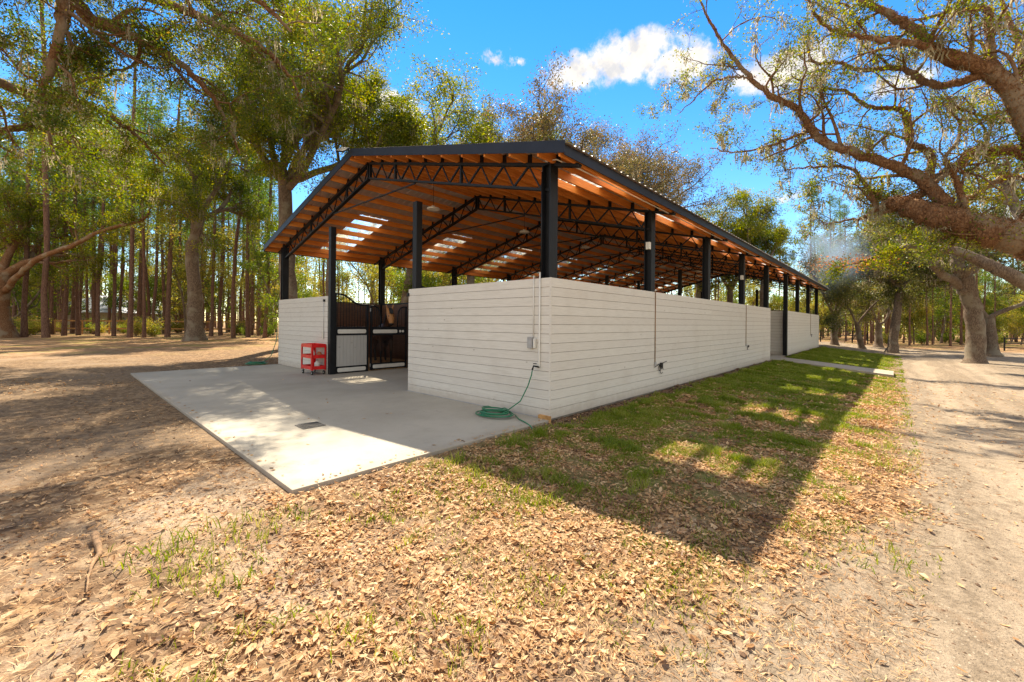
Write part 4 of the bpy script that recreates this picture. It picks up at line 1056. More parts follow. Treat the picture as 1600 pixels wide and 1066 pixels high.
sparse(53, 925, 34, 8.0, fan(6.8), 'second brownish oak above the roof, half in front of its neighbour', leaf=(2.3, .13, .24), keep=1, prm=SP2, r=.36)
sparse(45, 1092, 39, 6.0, fan(5.6), 'olive-green oak crown behind the long eave', mats=('oakbark', 'oakleaf'), leaf=(4, .12, .22), r=.36)
sparse(46, 1140, 38, 4.6, fan(4.6), 'low leafy oak behind the eave, beside the forked oak', mats=('oakbark', 'oakleaf'), leaf=(4, .12, .22), r=.34)
sparse(47, 1192, 36, 7.0, [(tuple(-R*.5+Vector((0, 0, .8))), 4.6), (tuple(R*.75+Vector((0, 0, .6))), 2.8), (tuple(-R*.95+Vector((0, 0, .35))), 4.4)], 'forked grey oak standing against blue sky behind the barn eave', mats=('oakbark', 'oakleaf'), leaf=(5, .13, .2), r=.3)
sparse(48, 1304, 33.5, 2.6, [(tuple(-R*.22+Vector((0, 0, 1))), 5.6), (tuple(R*.55+Vector((0, 0, .85))), 5.6), (tuple(-R*.45+Fw*.2+Vector((0, 0, .9))), 3.8)], 'pale twin-stemmed oak rising from the end of the barn through the smoke', leaf=(2.6, .12, .2), r=.25, keep=.55)
sparse(49, 1347, 32, 1.9, [(tuple(-R*.75+Vector((0, 0, .8))), 3.4), (tuple(R*.2+Vector((0, 0, 1))), 4.0)], 'small leaning oak at the wood edge just right of the twin-stemmed oak', leaf=(5, .13, .22), r=.21, lean=-.4, mats=('oakbark', 'oakleaf_dull'))
sparse(50, 1394, 30, 4.6, [(tuple(-R*.3+Vector((0, 0, 1))), 4.0), (tuple(R*.7+Vector((0, 0, .8))), 3.8), (tuple(R*.1+Vector((0, 0, 1))), 4.0), (tuple(-R*.8+Vector((0, 0, .6))), 3.2)], 'dark upright oak with spreading limbs where the road meets the wood', leaf=(6, .13, .24), r=.30, lean=.5, mats=('oakbark', 'oakleaf_dull'))
sparse(51, 1373, 36, 2.0, fan(3.2, (.5, -.6)), 'short oak stump-like trunk between two larger oaks on the right', leaf=(5, .13, .22), r=.3, mats=('oakbark', 'oakleaf_dull'))
def road_oak():
    W_ = Wood(61); rng = W_.rng; dd = 22.5; base = gp(1524, dd)
    t = tag(empty('live_oak', base), 'stout leaning live oak beside the dirt road, forking below the great mossy limb', 'tree')
    L_ = lambda p: p-base
    prm = dict(OAK, max=4, kids=[4, 4, 3, 3])
    P = [Vector((0, 0, -.1))]+[L_(at(*q)) for q in ((1524, 525, dd), (1519, 480, dd), (1507, 436, dd), (1503, 425, dd))]
    pp = catmull(P, 6, .02, rng); W_.mb.tube(pp, [.62, .46, .41]+lerps([.39, .37, .35, .34], len(pp)-3), 14, cap=False, jit=.07, rng=rng)
    for pl, rr, c, l in (
        ([(1505, 455, dd), (1498, 446, dd), (1467, 424, dd-.5), (1448, 401, dd-1), (1436, 388, dd-1.3), (1405, 380, dd-1.5)], [.24, .22, .19, .16, .12, .05], 7, 2.0),
        ([(1503, 428, dd), (1496, 415, dd), (1493, 387, dd+.3), (1480, 350, dd+.5), (1470, 300, dd+1)], [.32, .28, .24, .17, .06], 8, 2.4),
        ([(1506, 430, dd), (1524, 418, dd), (1537, 392, dd+.5), (1550, 350, dd+1), (1575, 300, dd+1.5)], [.28, .22, .18, .14, .05], 8, 2.4),
        ([(1506, 432, dd), (1530, 405, dd-1), (1560, 398, dd-1.6), (1600, 405, dd-2)], [.16, .13, .10, .05], 6, 2.0)):
        q = [L_(at(*z)) for z in pl]; p2 = catmull(q, 5, .03, rng); r2 = lerps(rr, len(p2)); W_.mb.tube(p2, r2, 10, cap=False, jit=.08, rng=rng); W_.bough += p2
        W_.along(p2, r2, prm, c, l, .35, 1)
    W_.mb.build('trunk', M['oakbark'], t); foliage('crown', W_.tw, 4, .10, .2, M['oakleaf_dull'], t, 6); moss('hanging_moss', W_.bough, 60, 9, t, (.2, .7), 8, .1)
road_oak()
def arch_oak():
    """tree off the right edge whose long arching limb carries rusty leaves"""
    W_ = Wood(62); rng = W_.rng; base = cam2w(22, 15.5, 0); base.z = float(gz(base.x, base.y))-.05
    t = tag(empty('live_oak', base), 'live oak beyond the right edge whose long arched limb ends in rusty leaves', 'tree')
    L_ = lambda p: p-base
    pp = catmull([Vector((0, 0, -.1)), Vector((0, 0, 1.2)), Vector((-.5, 0, 2.0))], 5, .02, rng); W_.mb.tube(pp, lerps([.8, .55, .45], len(pp)), 14, cap=False, jit=.07, rng=rng)
    prm = dict(OAK, max=4, kids=[4, 4, 3, 3])
    for pl, rr, c, l in (
        ([(1650, 462, 15.5), (1600, 441, 15.5), (1566, 424, 15.7), (1543, 413, 15.9), (1510, 398, 16.2), (1470, 387, 16.5), (1425, 384, 16.9), (1397, 393, 17.2), (1375, 398, 17.4), (1350, 408, 17.7), (1330, 414, 18)], [.26, .24, .22, .21, .18, .15, .12, .10, .08, .05, .02], 6, 1.1),
        ([(1660, 430, 15.5), (1620, 380, 16), (1585, 320, 16.6), (1560, 270, 17), (1530, 220, 17.5)], [.24, .2, .16, .12, .05], 9, 2.4)):
        q = [pp[-1]]+[L_(at(*z)) for z in pl]; p2 = catmull(q, 5, .02, rng); r2 = lerps([rr[0]*1.2]+rr, len(p2)); W_.mb.tube(p2, r2, 10, cap=False, jit=.08, rng=rng)
        W_.bough += p2[6:]; W_.along(p2, r2, prm, c, l, .45, 1)
    W_.mb.build('trunk', M['oakbark'], t); foliage('crown', W_.tw, 4, .085, .17, M['oakleaf'], t, 7, keep=.7)
    nr = np.random.RandomState(3); C = np.array([tuple(L_(at(1325, 412, 18)))])+nr.normal(size=(700, 3))*np.array([.7, .7, .18])
    V, F = quads(C, .08, nr, .5); npmesh('rusty_leaves', V, F, M['orangeleaf'], t)
arch_oak()
sparse(63, 1552, 27.5, 2.6, [(tuple(-R*.45+Vector((0, 0, 1))), 4.4), (tuple(R*.95+Vector((0, 0, .55))), 4.2)], 'leaning grey oak with a low right-hand limb behind the roadside oak', leaf=(5, .13, .24), r=.36, lean=-.3, mats=('oakbark', 'oakleaf_dull'))

# ---- pine woods: a few built trees, copied one by one
def mkpine(seed, h, dead=10, crown=(.55, 1.0), green='pineleaf'):
    W_ = Wood(seed); rng = W_.rng; t = empty('pine_tree')
    tp = [Vector((0, 0, -.2))]
    for i in range(9): tp.append(Vector((tp[-1].x+rng.gauss(0, .07), tp[-1].y+rng.gauss(0, .07), h*(i+1)/9)))
    rr = [.20, .145]+lerps([.14, .13, .11, .035], 8); W_.mb.tube(tp, rr, 8, cap=False, jit=.05, rng=rng)
    at_ = lambda z: tp[min(8, int(z/h*9))].lerp(tp[min(9, int(z/h*9)+1)], (z/h*9) % 1)
    for i in range(dead):
        z = rng.uniform(.12, crown[0])*h; a = rng.uniform(0, 6.28); L = rng.uniform(.4, 1.6); p = at_(z)
        W_.mb.tube([p, p+Vector((math.cos(a)*L*.5, math.sin(a)*L*.5, .05)), p+Vector((math.cos(a)*L, math.sin(a)*L, -.1))], [.03, .018, .006], 3, cap=False)
    n = 30
    for i in range(n):
        f = (i+rng.random())/n; z = (crown[0]+(crown[1]-crown[0])*f)*h; a = rng.uniform(0, 6.28); L = (2.6*(1-f)+.5)*rng.uniform(.5, 1.1); p = at_(min(z, h*.99))
        m_ = p+Vector((math.cos(a)*L*.5, math.sin(a)*L*.5, .15*L)); e_ = p+Vector((math.cos(a)*L, math.sin(a)*L, .35*L))
        W_.mb.tube([p, m_, e_], [.04, .025, .01], 3, cap=False); W_.tw += [m_, m_.lerp(e_, .4), m_.lerp(e_, .7), e_, e_]
    W_.mb.build('trunk', M['pinebark'], t); foliage('crown', W_.tw, 26, .26, .30, M[green], t, seed, aspect=.22)
    return t
pines = [mkpine(70+i, h) for i, h in enumerate((21, 24, 19, 26, 22))]
def mkyoung(seed, h, mat, size=.17, per=9, name='young_tree'):
    W_ = Wood(seed); t = empty(name)
    prm = dict(max=3, wander=.16, up=[.06, .05, .02], taper=.7, kids=[9, 5, 3], t0=[.15, .2, .15], ang=(30, 65), ratio=[.42, .5, .5])
    W_.grow((0, 0, -.1), (W_.rng.uniform(-.1, .1), W_.rng.uniform(-.1, .1), 1), h, .045+.008*h, 0, prm)
    W_.mb.build('trunk', M['oakbark'], t); foliage('crown', W_.tw, per, size, .28, M[mat], t, seed); return t
youngs = [mkyoung(80, 8.5, 'yellowleaf'), mkyoung(81, 7, 'greenleaf'), mkyoung(82, 10, 'greenleaf', .18), mkyoung(83, 5.5, 'yellowleaf'), mkyoung(84, 11, 'yellowleaf', .18)]
def mkbush(seed, mat):
    r = np.random.RandomState(seed); t = empty('bush'); mb = MB(); rr = random.Random(seed); tips = []
    for i in range(14):
        a = rr.uniform(0, 6.28); L = rr.uniform(.6, 1.3); e_ = Vector((math.cos(a)*L*.6, math.sin(a)*L*.6, L)); mb.tube([(0, 0, -.05), e_*.5+Vector((0, 0, .1)), e_], [.018, .012, .005], 3, cap=False); tips += [e_*.45, e_*.7, e_*.85, e_]
    mb.build('stems', M['twig'], t); foliage('leaves', tips, 26, .11, .2, M[mat], t, seed); return t
bushes = [mkbush(90, 'greenleaf'), mkbush(91, 'yellowleaf')]
chd = {o.name: [c for c in COL_OBJS() if c.parent == o] for o in pines+youngs+bushes}
used_first = set()
def plant(o, loc, sc, rot, label, cat, group):
    if o.name in used_first:
        c = o.copy(); COL.objects.link(c)
        for q in chd[o.name]: d = q.copy(); COL.objects.link(d); d.parent = c
    else: used_first.add(o.name); c = o
    c.location = loc; c.scale = (sc*1, sc*1, sc*1); c.rotation_euler = (random.gauss(0, .015), random.gauss(0, .015), rot)
    tag(c, label, cat, group); return c
random.seed(5)
# pines whose columns can be read off the photograph, left wood
lp = [(38, 34.5, 1.15), (72, 33.5, 1.35), (100, 38, 1.1), (113, 44, 1.05), (123, 39, 1.0), (148, 42, 1.05), (153, 37, .9), (178, 38, .95), (203, 35, 1.05), (217, 42, 1.1), (225, 35.5, .8), (240, 40, .9),
      (262, 37, 1.2), (257, 46, 1), (317, 45, 1), (330, 40, .95), (345, 42, 1.0), (365, 36, 1.0), (388, 38, 1.05), (394, 48, .9), (405, 42, .9), (414, 37, .95), (20, 40, 1.0), (88, 52, 1), (60, 48, 1.1), (137, 55, 1), (190, 50, 1), (230, 55, 1.), (282, 50, 1), (302, 56, 1), (358, 55, .9), (376, 50, 1.)]
taken = []
for i, (px, dp, sc) in enumerate(lp):
    p = gp(px, dp); taken.append(p)
    plant(pines[i % 5], p, sc, random.uniform(0, 6.28), 'tall straight bare-trunked pine in the wood left of the barn', 'pine tree', 'pines in the wood left of the barn')
def scatter(n, pxr, dr, mk, mind=1.4, tries=40):
    k = 0
    for _ in range(n*tries):
        if k >= n: break
        px = random.uniform(*pxr); dp = dr[0]+(dr[1]-dr[0])*random.random()**.8; p = gp(px, dp)
        if any((p-q).length < mind for q in taken): continue
        if -6 < p.x < 34 and -15 < p.y < 15: continue
        taken.append(p); mk(p, dp, px); k += 1
def pine_l(p, dp, px): plant(random.choice(pines), p, random.uniform(.8, 1.1), random.uniform(0, 6.28), 'tall straight bare-trunked pine in the wood left of the barn', 'pine tree', 'pines in the wood left of the barn')
def pine_b(p, dp, px): plant(random.choice(pines), p, random.uniform(.6, .8), random.uniform(0, 6.28), 'slim pine seen through or over the barn in the wood behind it', 'pine tree', 'pines in the wood behind the barn')
def pine_r(p, dp, px): plant(random.choice(pines), p, random.uniform(.45, .7), random.uniform(0, 6.28), 'slim dark pine in the wood beyond the end of the dirt road', 'pine tree', 'pines in the wood beyond the road')
def yo(lab, grp, sc=(.7, 1.15)):
    return lambda p, dp, px: (108 < px < 205 and dp < 68) or plant(random.choice(youngs), p, random.uniform(*sc), random.uniform(0, 6.28), lab, 'tree', grp)
def bu(lab, grp):
    return lambda p, dp, px: plant(random.choice(bushes), p, random.uniform(.6, 1.3), random.uniform(0, 6.28), lab, 'bush', grp)
scatter(80, (-10, 430), (40, 78), pine_l, 1.1)
scatter(34, (430, 900), (36, 75), pine_b)
scatter(14, (900, 1290), (46, 80), pine_b)
scatter(90, (1270, 1640), (37, 80), pine_r)
scatter(46, (-20, 430), (38, 72), yo('thin young understory tree with yellow green leaves among the left pines', 'understory trees left of the barn'))
scatter(34, (430, 900), (30, 62), yo('thin young understory tree seen beneath the barn roof', 'understory trees behind the barn', (.6, 1)))
scatter(12, (900, 1290), (42, 62), yo('thin young understory tree seen beneath the barn roof', 'understory trees behind the barn', (.5, .8)))
scatter(40, (1275, 1640), (40, 66), yo('thin young understory tree among the oaks beyond the road', 'understory trees beyond the road', (.55, .95)))
scatter(26, (0, 430), (35, 50), bu('low leafy bush on the floor of the left wood', 'bushes in the left wood'), 1)
scatter(20, (1280, 1640), (40, 56), bu('low leafy bush at the wood edge beyond the road', 'bushes beyond the road'), 1)

# ---- the far wood that closes the view: one mass
def far_wood():
    nr = np.random.RandomState(77); mb = MB(); C = []; rr = random.Random(7)
    n = 620
    for i in range(n):
        px = rr.uniform(-500, 2100); dp = rr.uniform(72, 125); p = gp(px, dp); h = rr.uniform(9, 15) if 1000 < px else rr.uniform(11, 21)
        if px > 1150: h *= .62
        q = p+Vector((rr.gauss(0, .4), rr.gauss(0, .4), h*.8)); mb.tube([p, p.lerp(q, .5), q], [.2, .16, .08], 4, cap=False)
        z0 = rr.choice((.05, .1, .3)); k = 230
        a = nr.normal(size=(k, 3)); a[:, :2] *= 1.7; a[:, 2] = nr.uniform(z0*h, h, k)-h*.5
        cl_ = nr.normal(size=(14, 3))*np.array([1.8, 1.8, 0])+np.stack([np.zeros(14), np.zeros(14), nr.uniform(z0, 1, 14)*h], 1)
        a = cl_[nr.randint(0, 14, k)]+nr.normal(size=(k, 3))*.75
        C.append(np.array(tuple(p))+a)
    C = np.concatenate(C); V, F = quads(C, .42, nr, .6)
    o = npmesh('distant_woods', V, F, M['wood_mass']); tag(o, kind='stuff'); tag(o, 'mass of far trees closing the view behind the pines', 'woods')
    t = mb.build('trunks', M['pinebark'], o); t['kind'] = 'stuff'
far_wood()

# ------------------------------------------------------------------ fences and the house in the wood
def rail_fence(name, p0, p1, h, npost, rails, mat, label, wire=False, pw=.12):
    t = tag(empty(name, p0), label, 'fence'); p0 = Vector(p0); p1 = Vector(p1)
    for i in range(npost):
        q = (p1-p0)*(i/(npost-1)); z = float(gz(p0.x+q.x, p0.y+q.y))-p0.z
        MB().box(q.x-pw/2, q.x+pw/2, q.y-pw/2, q.y+pw/2, z-.2, z+h).build('post', M[mat], t)
    for rzv in rails:
        MB().bar((0, 0, rzv), tuple(p1-p0+Vector((0, 0, rzv))), .04, .14 if mat == 'fence_wood' else .07).build('rail', M[mat], t)
p0 = cam2w(-52, 40, 0); p1 = cam2w(-28, 46, 0); p0.z = p1.z = float(gz(p0.x, p0.y))
rail_fence('rail_fence', p0, p1, 1.42, 12, (1.33, .55), 'fence_wood', 'orange-brown wooden rail fence behind the pines on the far left')
p0 = cam2w(25, 38, 0); p1 = cam2w(34, 40, 0); p0.z = p1.z = float(gz(p0.x, p0.y))
rail_fence('rail_fence', p0, p1, 1.1, 6, (1.0, .6, .25), 'black', 'black rail fence just past the end of the barn', pw=.09)
p0 = cam2w(40, 34, 0); p1 = cam2w(52, 33, 0); p0.z = p1.z = float(gz(p0.x, p0.y))
rail_fence('rail_fence', p0, p1, 1.1, 7, (1.0, .6, .25), 'black', 'black rail fence at the right edge of the photo beyond the oaks', pw=.09)
hb = cam2w(-66, 70, 0); hb.z = float(gz(hb.x, hb.y))
ho = tag(empty('house', hb, A_+.2), 'grey-roofed house half hidden behind the pines on the left', 'house')
MB().box(-8, 8, -5, 5, -.3, 2.9).build('wall', M['house_wall'], ho)
mb = MB(); mb.add([(-8.8, -5.8, 2.8), (8.8, -5.8, 2.8), (8.8, 5.8, 2.8), (-8.8, 5.8, 2.8), (-4, 0, 5.6), (4, 0, 5.6)], [(0, 1, 5, 4), (2, 3, 4, 5), (1, 2, 5), (3, 0, 4), (3, 2, 1, 0)]); mb.build('roof', M['house_roof'], ho)
for x in (-5, -1.5, 2, 5.5):
    f = MB().box(x-.6, x+.6, -5.06, -5.005, .9, 2.2).build('window', M['whitep'], ho); MB().box(x-.5, x+.5, -5.08, -5.065, 1.0, 2.1).build('pane', M['glass'], f)

# ------------------------------------------------------------------ litter, grass, clods, stick
def inside_slab(u, v):
    return ((u > -3.82) & (u < 31) & (v > -.03) & (v < 11.8)) | ((u > 15.9) & (u < 18) & (v > -3.9) & (v <= 0))
def fallen():
    nr = np.random.RandomState(5); camx, camy = CAMPOS.x, CAMPOS.y
    N = 900000; u = nr.uniform(-6.5, 16, N); v = nr.uniform(-9, 12, N)
    x = u-camx; y = v-camy; dep = x*Fw.x+y*Fw.y; lat = x*R.x+y*R.y
    vis = (dep > 1.3) & (np.abs(lat) < dep*1.3+.8) & ~inside_slab(u, v)
    u, v, dep = u[vis], v[vis], dep[vis]
    nn = (vnoise(u, v, .7, 21)-.5)*1.0+(vnoise(u, v, 2.5, 22)-.5)*.8
    lit = sstep(v+nn*.45-.95*sstep(-u, -.2, 3.2), -4.3, -3.5)*(.30+.70*sstep(vnoise(u, v, 1.3, 27)*.6+vnoise(u, v, 4.1, 28)*.4, .30, .52))                      # thins out onto the road
    lit *= 1-.75*sstep(v, .2, 2.5)                          # thin over the mulch on the left
    wall = sstep(-v, .15, .6)
    dens = lit*np.where((u > -3.8) & (v < 0), .35+.65*wall, 1)*(1-.82*sstep(-u+.35*v+nn*.8, 3.2, 4.5))*(1-.45*sstep(v, -3.0, -1.4)*sstep(u, -2.6, -.2))
    sand = sstep(vnoise(u, v, .8, 25), .5, .75)*sstep(-u, 2.4, 4.)
    dens *= 1-.75*sand
    clump = .4+1.2*vnoise(u, v, 3.2, 23)*vnoise(u, v, .9, 24)*2
    dens = dens*clump
    dens *= 1-.6*sstep(u, 3, 9)*(v > -3)*(1) 
    dens = dens+.022*(v-.9*sstep(-u, -.2, 3.2) < -4.2)
    keep = nr.rand(len(u)) < np.clip(dens*1.15, 0, 1)*np.clip(5.5/dep, .25, 1)
    u, v, dep = u[keep], v[keep], dep[keep]; n = len(u); print('leaves', n)
    z = gz(u, v)+nr.uniform(.004, .02, n)
    yaw = nr.uniform(0, 6.283, n); L = np.clip(nr.gamma(3.2, .0115, n), .012, .056)*np.where(nr.rand(n) < .10, 1.45, 1); L *= np.clip(dep/6, 1, 1.5); wd = L*nr.uniform(.32, .5, n)
    til = nr.normal(0, .22, n); rol = nr.normal(0, .28, n); fold = nr.uniform(-.1, .5, n)
    # leaf outline in its own frame: base, two shoulders, two sides, tip; folded on the midrib
    bx = np.array([-.5, -.2, -.2, .2, .2, .5, -.2, .2]); by = np.array([0, .42, -.42, .38, -.38, 0, 0, 0.])
    X = bx[None]*L[:, None]; Y = by[None]*wd[:, None]; curl = (bx[None]**2)*L[:, None]*nr.uniform(-.5, 1.3, n)[:, None]
    Z = np.abs(Y)*fold[:, None]*1.2+curl
    X2 = X*np.cos(til)[:, None]+Z*np.sin(til)[:, None]; Z2 = -X*np.sin(til)[:, None]+Z*np.cos(til)[:, None]
    Y3 = Y*np.cos(rol)[:, None]-Z2*np.sin(rol)[:, None]; Z3 = Y*np.sin(rol)[:, None]+Z2*np.cos(rol)[:, None]
    c, s = np.cos(yaw)[:, None], np.sin(yaw)[:, None]
    V = np.stack([X2*c-Y3*s+u[:, None], X2*s+Y3*c+v[:, None], Z3-Z3.min(1)[:, None]*.7+z[:, None]], -1).reshape(-1, 3)
    b = np.arange(n)*8
    fs_ = [(0, 6, 1, 1), (0, 2, 6, 6), (6, 7, 3, 1), (2, 4, 7, 6), (7, 5, 3, 3), (4, 5, 7, 7)]
    F3 = np.concatenate([np.stack([b+0, b+6, b+1], 1), np.stack([b+0, b+2, b+6], 1), np.stack([b+7, b+5, b+3], 1), np.stack([b+4, b+5, b+7], 1),
                         np.stack([b+6, b+7, b+3], 1), np.stack([b+6, b+3, b+1], 1), np.stack([b+2, b+4, b+7], 1), np.stack([b+2, b+7, b+6], 1)])
    o = npmesh('fallen_leaves', V, F3, M['fallen']); tag(o, 'carpet of dry tan and orange oak leaves on the lawn in front of the barn', 'leaves', None, 'stuff')
fallen()
def grass():
    nr = np.random.RandomState(6); N = 420000
    u = nr.uniform(-5, 31, N); v = nr.uniform(-4.2, .0, N)
    # even up the density in the picture: keep fewer far away
    camx, camy = CAMPOS.x, CAMPOS.y; dep = (u-camx)*Fw.x+(v-camy)*Fw.y
    clump = vnoise(u, v, 6, 31)*.6+vnoise(u, v, 1.4, 32)*.6
    d = sstep(u, -3.0, .5)*.85+.08; d *= sstep(v, -4.0, -2.6)*.9+.06; d = d*sstep(clump, .45, .85)*1.6+.3*sstep(u, 4, 10)*(v > -3)
    d *= sstep(-v, .12, .5)
    ok = (nr.rand(N) < d) & ~inside_slab(u, v) & (dep > 1.2); u, v, dep = u[ok], v[ok], dep[ok]; n = len(u); print('grass tufts', n)
    k = 3; u = np.repeat(u, k)+nr.normal(0, .02, n*k); v = np.repeat(v, k)+nr.normal(0, .02, n*k); dep = np.repeat(dep, k); n *= k
    ok = ~inside_slab(u, v) & (v < -.03); u, v, dep = u[ok], v[ok], dep[ok]; n = len(u)
    # a greener fringe by the slab edge
    z = gz(u, v)-.004; h = nr.uniform(.022, .05, n)*(1+.9*(vnoise(u, v, 2.7, 44) > .62))*(1+.6*(v > -.45)); w_ = nr.uniform(.002, .0045, n)*np.clip(dep/5, 1, 3.0); a = nr.uniform(0, 6.283, n); ln = nr.uniform(.2, 1.1, n)*h; b_ = nr.uniform(0, 6.283, n)
    P = np.stack([u, v, z], 1); s_ = np.stack([np.cos(a)*w_, np.sin(a)*w_, np.zeros(n)], 1); d1 = np.stack([np.cos(b_)*ln*.35, np.sin(b_)*ln*.35, h*.6], 1); d2 = np.stack([np.cos(b_)*ln, np.sin(b_)*ln, h], 1)
    V = np.stack([P-s_, P+s_, P+d1+s_*.8, P+d1-s_*.8, P+d2+s_*.1, P+d2-s_*.1], 1).reshape(-1, 3); b = np.arange(n)*6
    F = np.concatenate([np.stack([b, b+1, b+2, b+3], 1), np.stack([b+3, b+2, b+4, b+5], 1)])
    tag(npmesh('grass', V, F, M['grassblade']), 'short patchy green grass on the lawn along the side wall', 'grass', None, 'stuff')
grass()
def straw():
    nr = np.random.RandomState(61); N = 60000
    r_ = 1.5+9*nr.rand(N)**1.4; a_ = nr.uniform(-.95, .95, N)
    u = CAMPOS.x+r_*(Fw.x*np.cos(a_)+R.x*np.sin(a_)); v = CAMPOS.y+r_*(Fw.y*np.cos(a_)+R.y*np.sin(a_))
    ok = ~inside_slab(u, v) & (v > -4.1) & (nr.rand(N) < .25+vnoise(u, v, 2.2, 51)) & ~((v > -.4) & (v < .1) & (u > 0)); u, v = u[ok], v[ok]; n = len(u)
    a = nr.uniform(0, 6.283, n); L = nr.uniform(.015, .06, n); w_ = nr.uniform(.0009, .0022, n); z = gz(u, v)+nr.uniform(.004, .022, n); dz = nr.uniform(-.006, .02, n)
    P = np.stack([u, v, z], 1); d = np.stack([np.cos(a)*L, np.sin(a)*L, dz], 1); q = np.stack([-np.sin(a)*w_, np.cos(a)*w_, 0*w_], 1); bend = np.stack([-np.sin(a), np.cos(a), 0*a], 1)*(nr.normal(0, .12, n)*L)[:, None]
    V = np.stack([P-q, P+q, P+d*.5+bend+q, P+d*.5+bend-q, P+d+q*.4, P+d-q*.4], 1).reshape(-1, 3); b = np.arange(n)*6
    F = np.concatenate([np.stack([b, b+1, b+2, b+3], 1), np.stack([b+3, b+2, b+4, b+5], 1)])
    tag(npmesh('dry_straw', V, F, M['fallen']), 'thin dry grass stems and leaf scraps between the fallen leaves', 'straw', None, 'stuff')
straw()
def lumps(name, U, V_, S, mat, seed, label, cat):
    nr = np.random.RandomState(seed); n = len(U)
    ico = np.array([(0, 0, 1), (.9, 0, .3), (.28, .85, .3), (-.73, .53, .3), (-.73, -.53, .3), (.28, -.85, .3), (.5, .5, -.6), (-.6, .1, -.6), (.2, -.6, -.6)])
    fc = np.array([(0, 1, 2), (0, 2, 3), (0, 3, 4), (0, 4, 5), (0, 5, 1), (1, 6, 2), (2, 6, 7), (2, 7, 3), (3, 7, 4), (4, 7, 8), (4, 8, 5), (5, 8, 1), (1, 8, 6), (6, 8, 7)])
    X = ico[None]*(1+nr.uniform(-.3, .3, (n, 9, 3)))*S[:, None, None]*nr.uniform(.6, 1.3, (n, 1, 3))
    X[:, :, 2] *= .65; P = np.stack([U, V_, gz(U, V_)+S*.15], 1); X = X+P[:, None]
    F = (fc[None]+np.arange(n)[:, None, None]*9).reshape(-1, 3)
    tag(npmesh(name, X.reshape(-1, 3), F, M[mat]), label, cat, None, 'stuff')
nr = np.random.RandomState(12)
U_ = np.concatenate([nr.uniform(0, 15.6, 1500), nr.uniform(19, 30.5, 500)]); V_ = -.05-np.abs(nr.normal(0, .09, 2000)); S_ = nr.gamma(2, .009, 2000)+.005
sel = (vnoise(U_, V_*0, 1.3, 40) > .3); lumps('soil_clods', U_[sel], V_[sel], S_[sel]*1.3, 'soil', 3, 'dark earth clods heaped along the foot of the side wall', 'soil')
N = 16000; r_ = 1.6+12*nr.rand(N)**1.5; a_ = nr.uniform(-.95, .95, N)
U_ = CAMPOS.x+r_*(Fw.x*np.cos(a_)+R.x*np.sin(a_)); V_ = CAMPOS.y+r_*(Fw.y*np.cos(a_)+R.y*np.sin(a_)); ok = ~inside_slab(U_, V_) & ((V_ < -3.5+.8*np.clip(-U_/3.2, 0, 1)) | (V_ > 0) | (U_ < -4))
lumps('pebbles', U_[ok], V_[ok], (nr.gamma(1.5, .003, N)+.0015)[ok], 'soil', 4, 'scattered dark crumbs and small stones on the dirt road and yard', 'pebbles')
# a few leaves blown onto the slab
nr = np.random.RandomState(19); n = 150; C = np.stack([nr.uniform(-3.7, -.1, n), nr.uniform(0.05, 11, n), np.full(n, .008)], 1); C[:50, 1] = .02+np.abs(nr.normal(0, .07, 50)); C[50:95, 0] = -3.74+np.abs(nr.normal(0, .07, 45)); C[50:95, 1] *= .6; V, F = quads(C, .05, nr, .5, .93)
tag(npmesh('blown_leaves', V, F, M['fallen']), 'stray dry leaves scattered over the concrete apron', 'leaves', None, 'stuff')
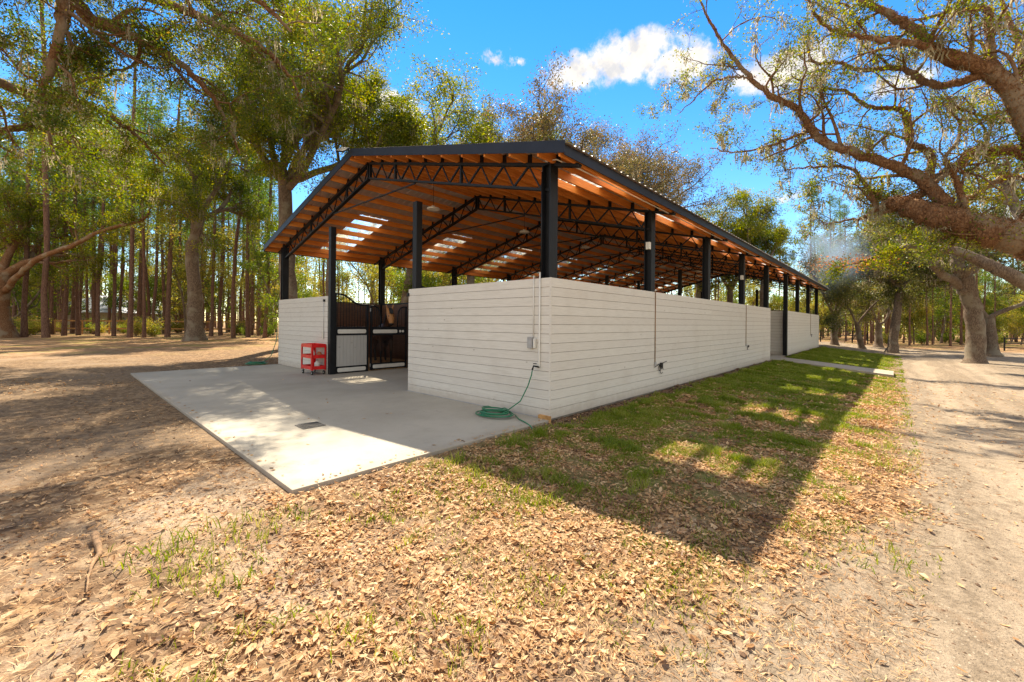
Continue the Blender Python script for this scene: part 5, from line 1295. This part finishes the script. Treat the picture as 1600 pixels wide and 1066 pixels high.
# twigs in the litter
mb = MB(); rt = random.Random(8)
for i in range(260):
    r_ = 1.7+7*rt.random()**1.4; a_ = rt.uniform(-.85, .85); u = CAMPOS.x+r_*(Fw.x*math.cos(a_)+R.x*math.sin(a_)); v = CAMPOS.y+r_*(Fw.y*math.cos(a_)+R.y*math.sin(a_))
    if inside_slab(np.array(u), np.array(v)): continue
    z = float(gz(u, v))+.012; b = rt.uniform(0, 6.28); L = rt.uniform(.04, .16)
    mb.tube([(u, v, z), (u+math.cos(b)*L*.5+rt.gauss(0, .01), v+math.sin(b)*L*.5+rt.gauss(0, .01), z+.008), (u+math.cos(b)*L, v+math.sin(b)*L, z+.002)], [.003, .0025, .0015], 4)
tag(mb.build('twigs', M['twig']), 'thin fallen twigs strewn through the leaf litter', 'twigs', None, 'stuff')
def stick(name, px, zz, label, radii):
    P = []
    for (x, y, h) in px:
        x_, y_ = x-800, y-504.3; dep = F_*(1.5-zz)/y_; p = at(x, y, dep); P.append((p.x, p.y, float(gz(p.x, p.y))+.02+h))
    mb = MB(); pp = catmull(P, 4, .002, rt); mb.tube(pp, lerps(radii, len(pp)), 7, jit=.15, rng=rt)
    tag(mb.build(name, M['twig']), label, 'stick')
stick('fallen_stick', [(148, 852, .02), (152, 868, .015), (155, 880, .0), (146, 892, 0), (140, 908, 0), (135, 936, .0)], -.05, 'crooked pale stick lying on bare ground at lower left', [.022, .02, .016, .012, .008, .004])
stick('fallen_stick', [(1222, 958, .0), (1236, 948, .02), (1250, 952, .01), (1262, 958, 0)], -.17, 'short dark twig on the sandy edge of the road', [.005, .008, .007, .003])

# ------------------------------------------------------------------ smoke behind the barn end
def smoke():
    c = at(1298, 400, 31); m, g = newmat('smoke'); co = g.n('ShaderNodeTexCoord').outputs['Object']
    r2 = g.vmath('LENGTH', co, None, 1); nz = g.noise(co, 1.6, 5, .6)
    d = g.math('MULTIPLY', g.ramp(r2, 1.0, .15), g.ramp(nz, .38, .72))
    vol = g.n('ShaderNodeVolumePrincipled', {'Color': (.52, .72, 1.0, 1), 'Density': g.math('MULTIPLY', d, .7), 'Anisotropy': .2})
    g.n('ShaderNodeOutputMaterial', {'Volume': vol.outputs[0]})
    bm = bmesh.new(); bmesh.ops.create_icosphere(bm, subdivisions=3, radius=1); me = bpy.data.meshes.new('smoke'); bm.to_mesh(me); bm.free()
    o = fin('smoke', me, m); o.location = c; o.scale = (3.4, 3.4, 3.6); o.rotation_euler[2] = A_
    tag(o, 'pale blue smoke drifting behind the far end of the barn', 'smoke', None, 'stuff')
smoke()
print('objects', len(COL.objects))
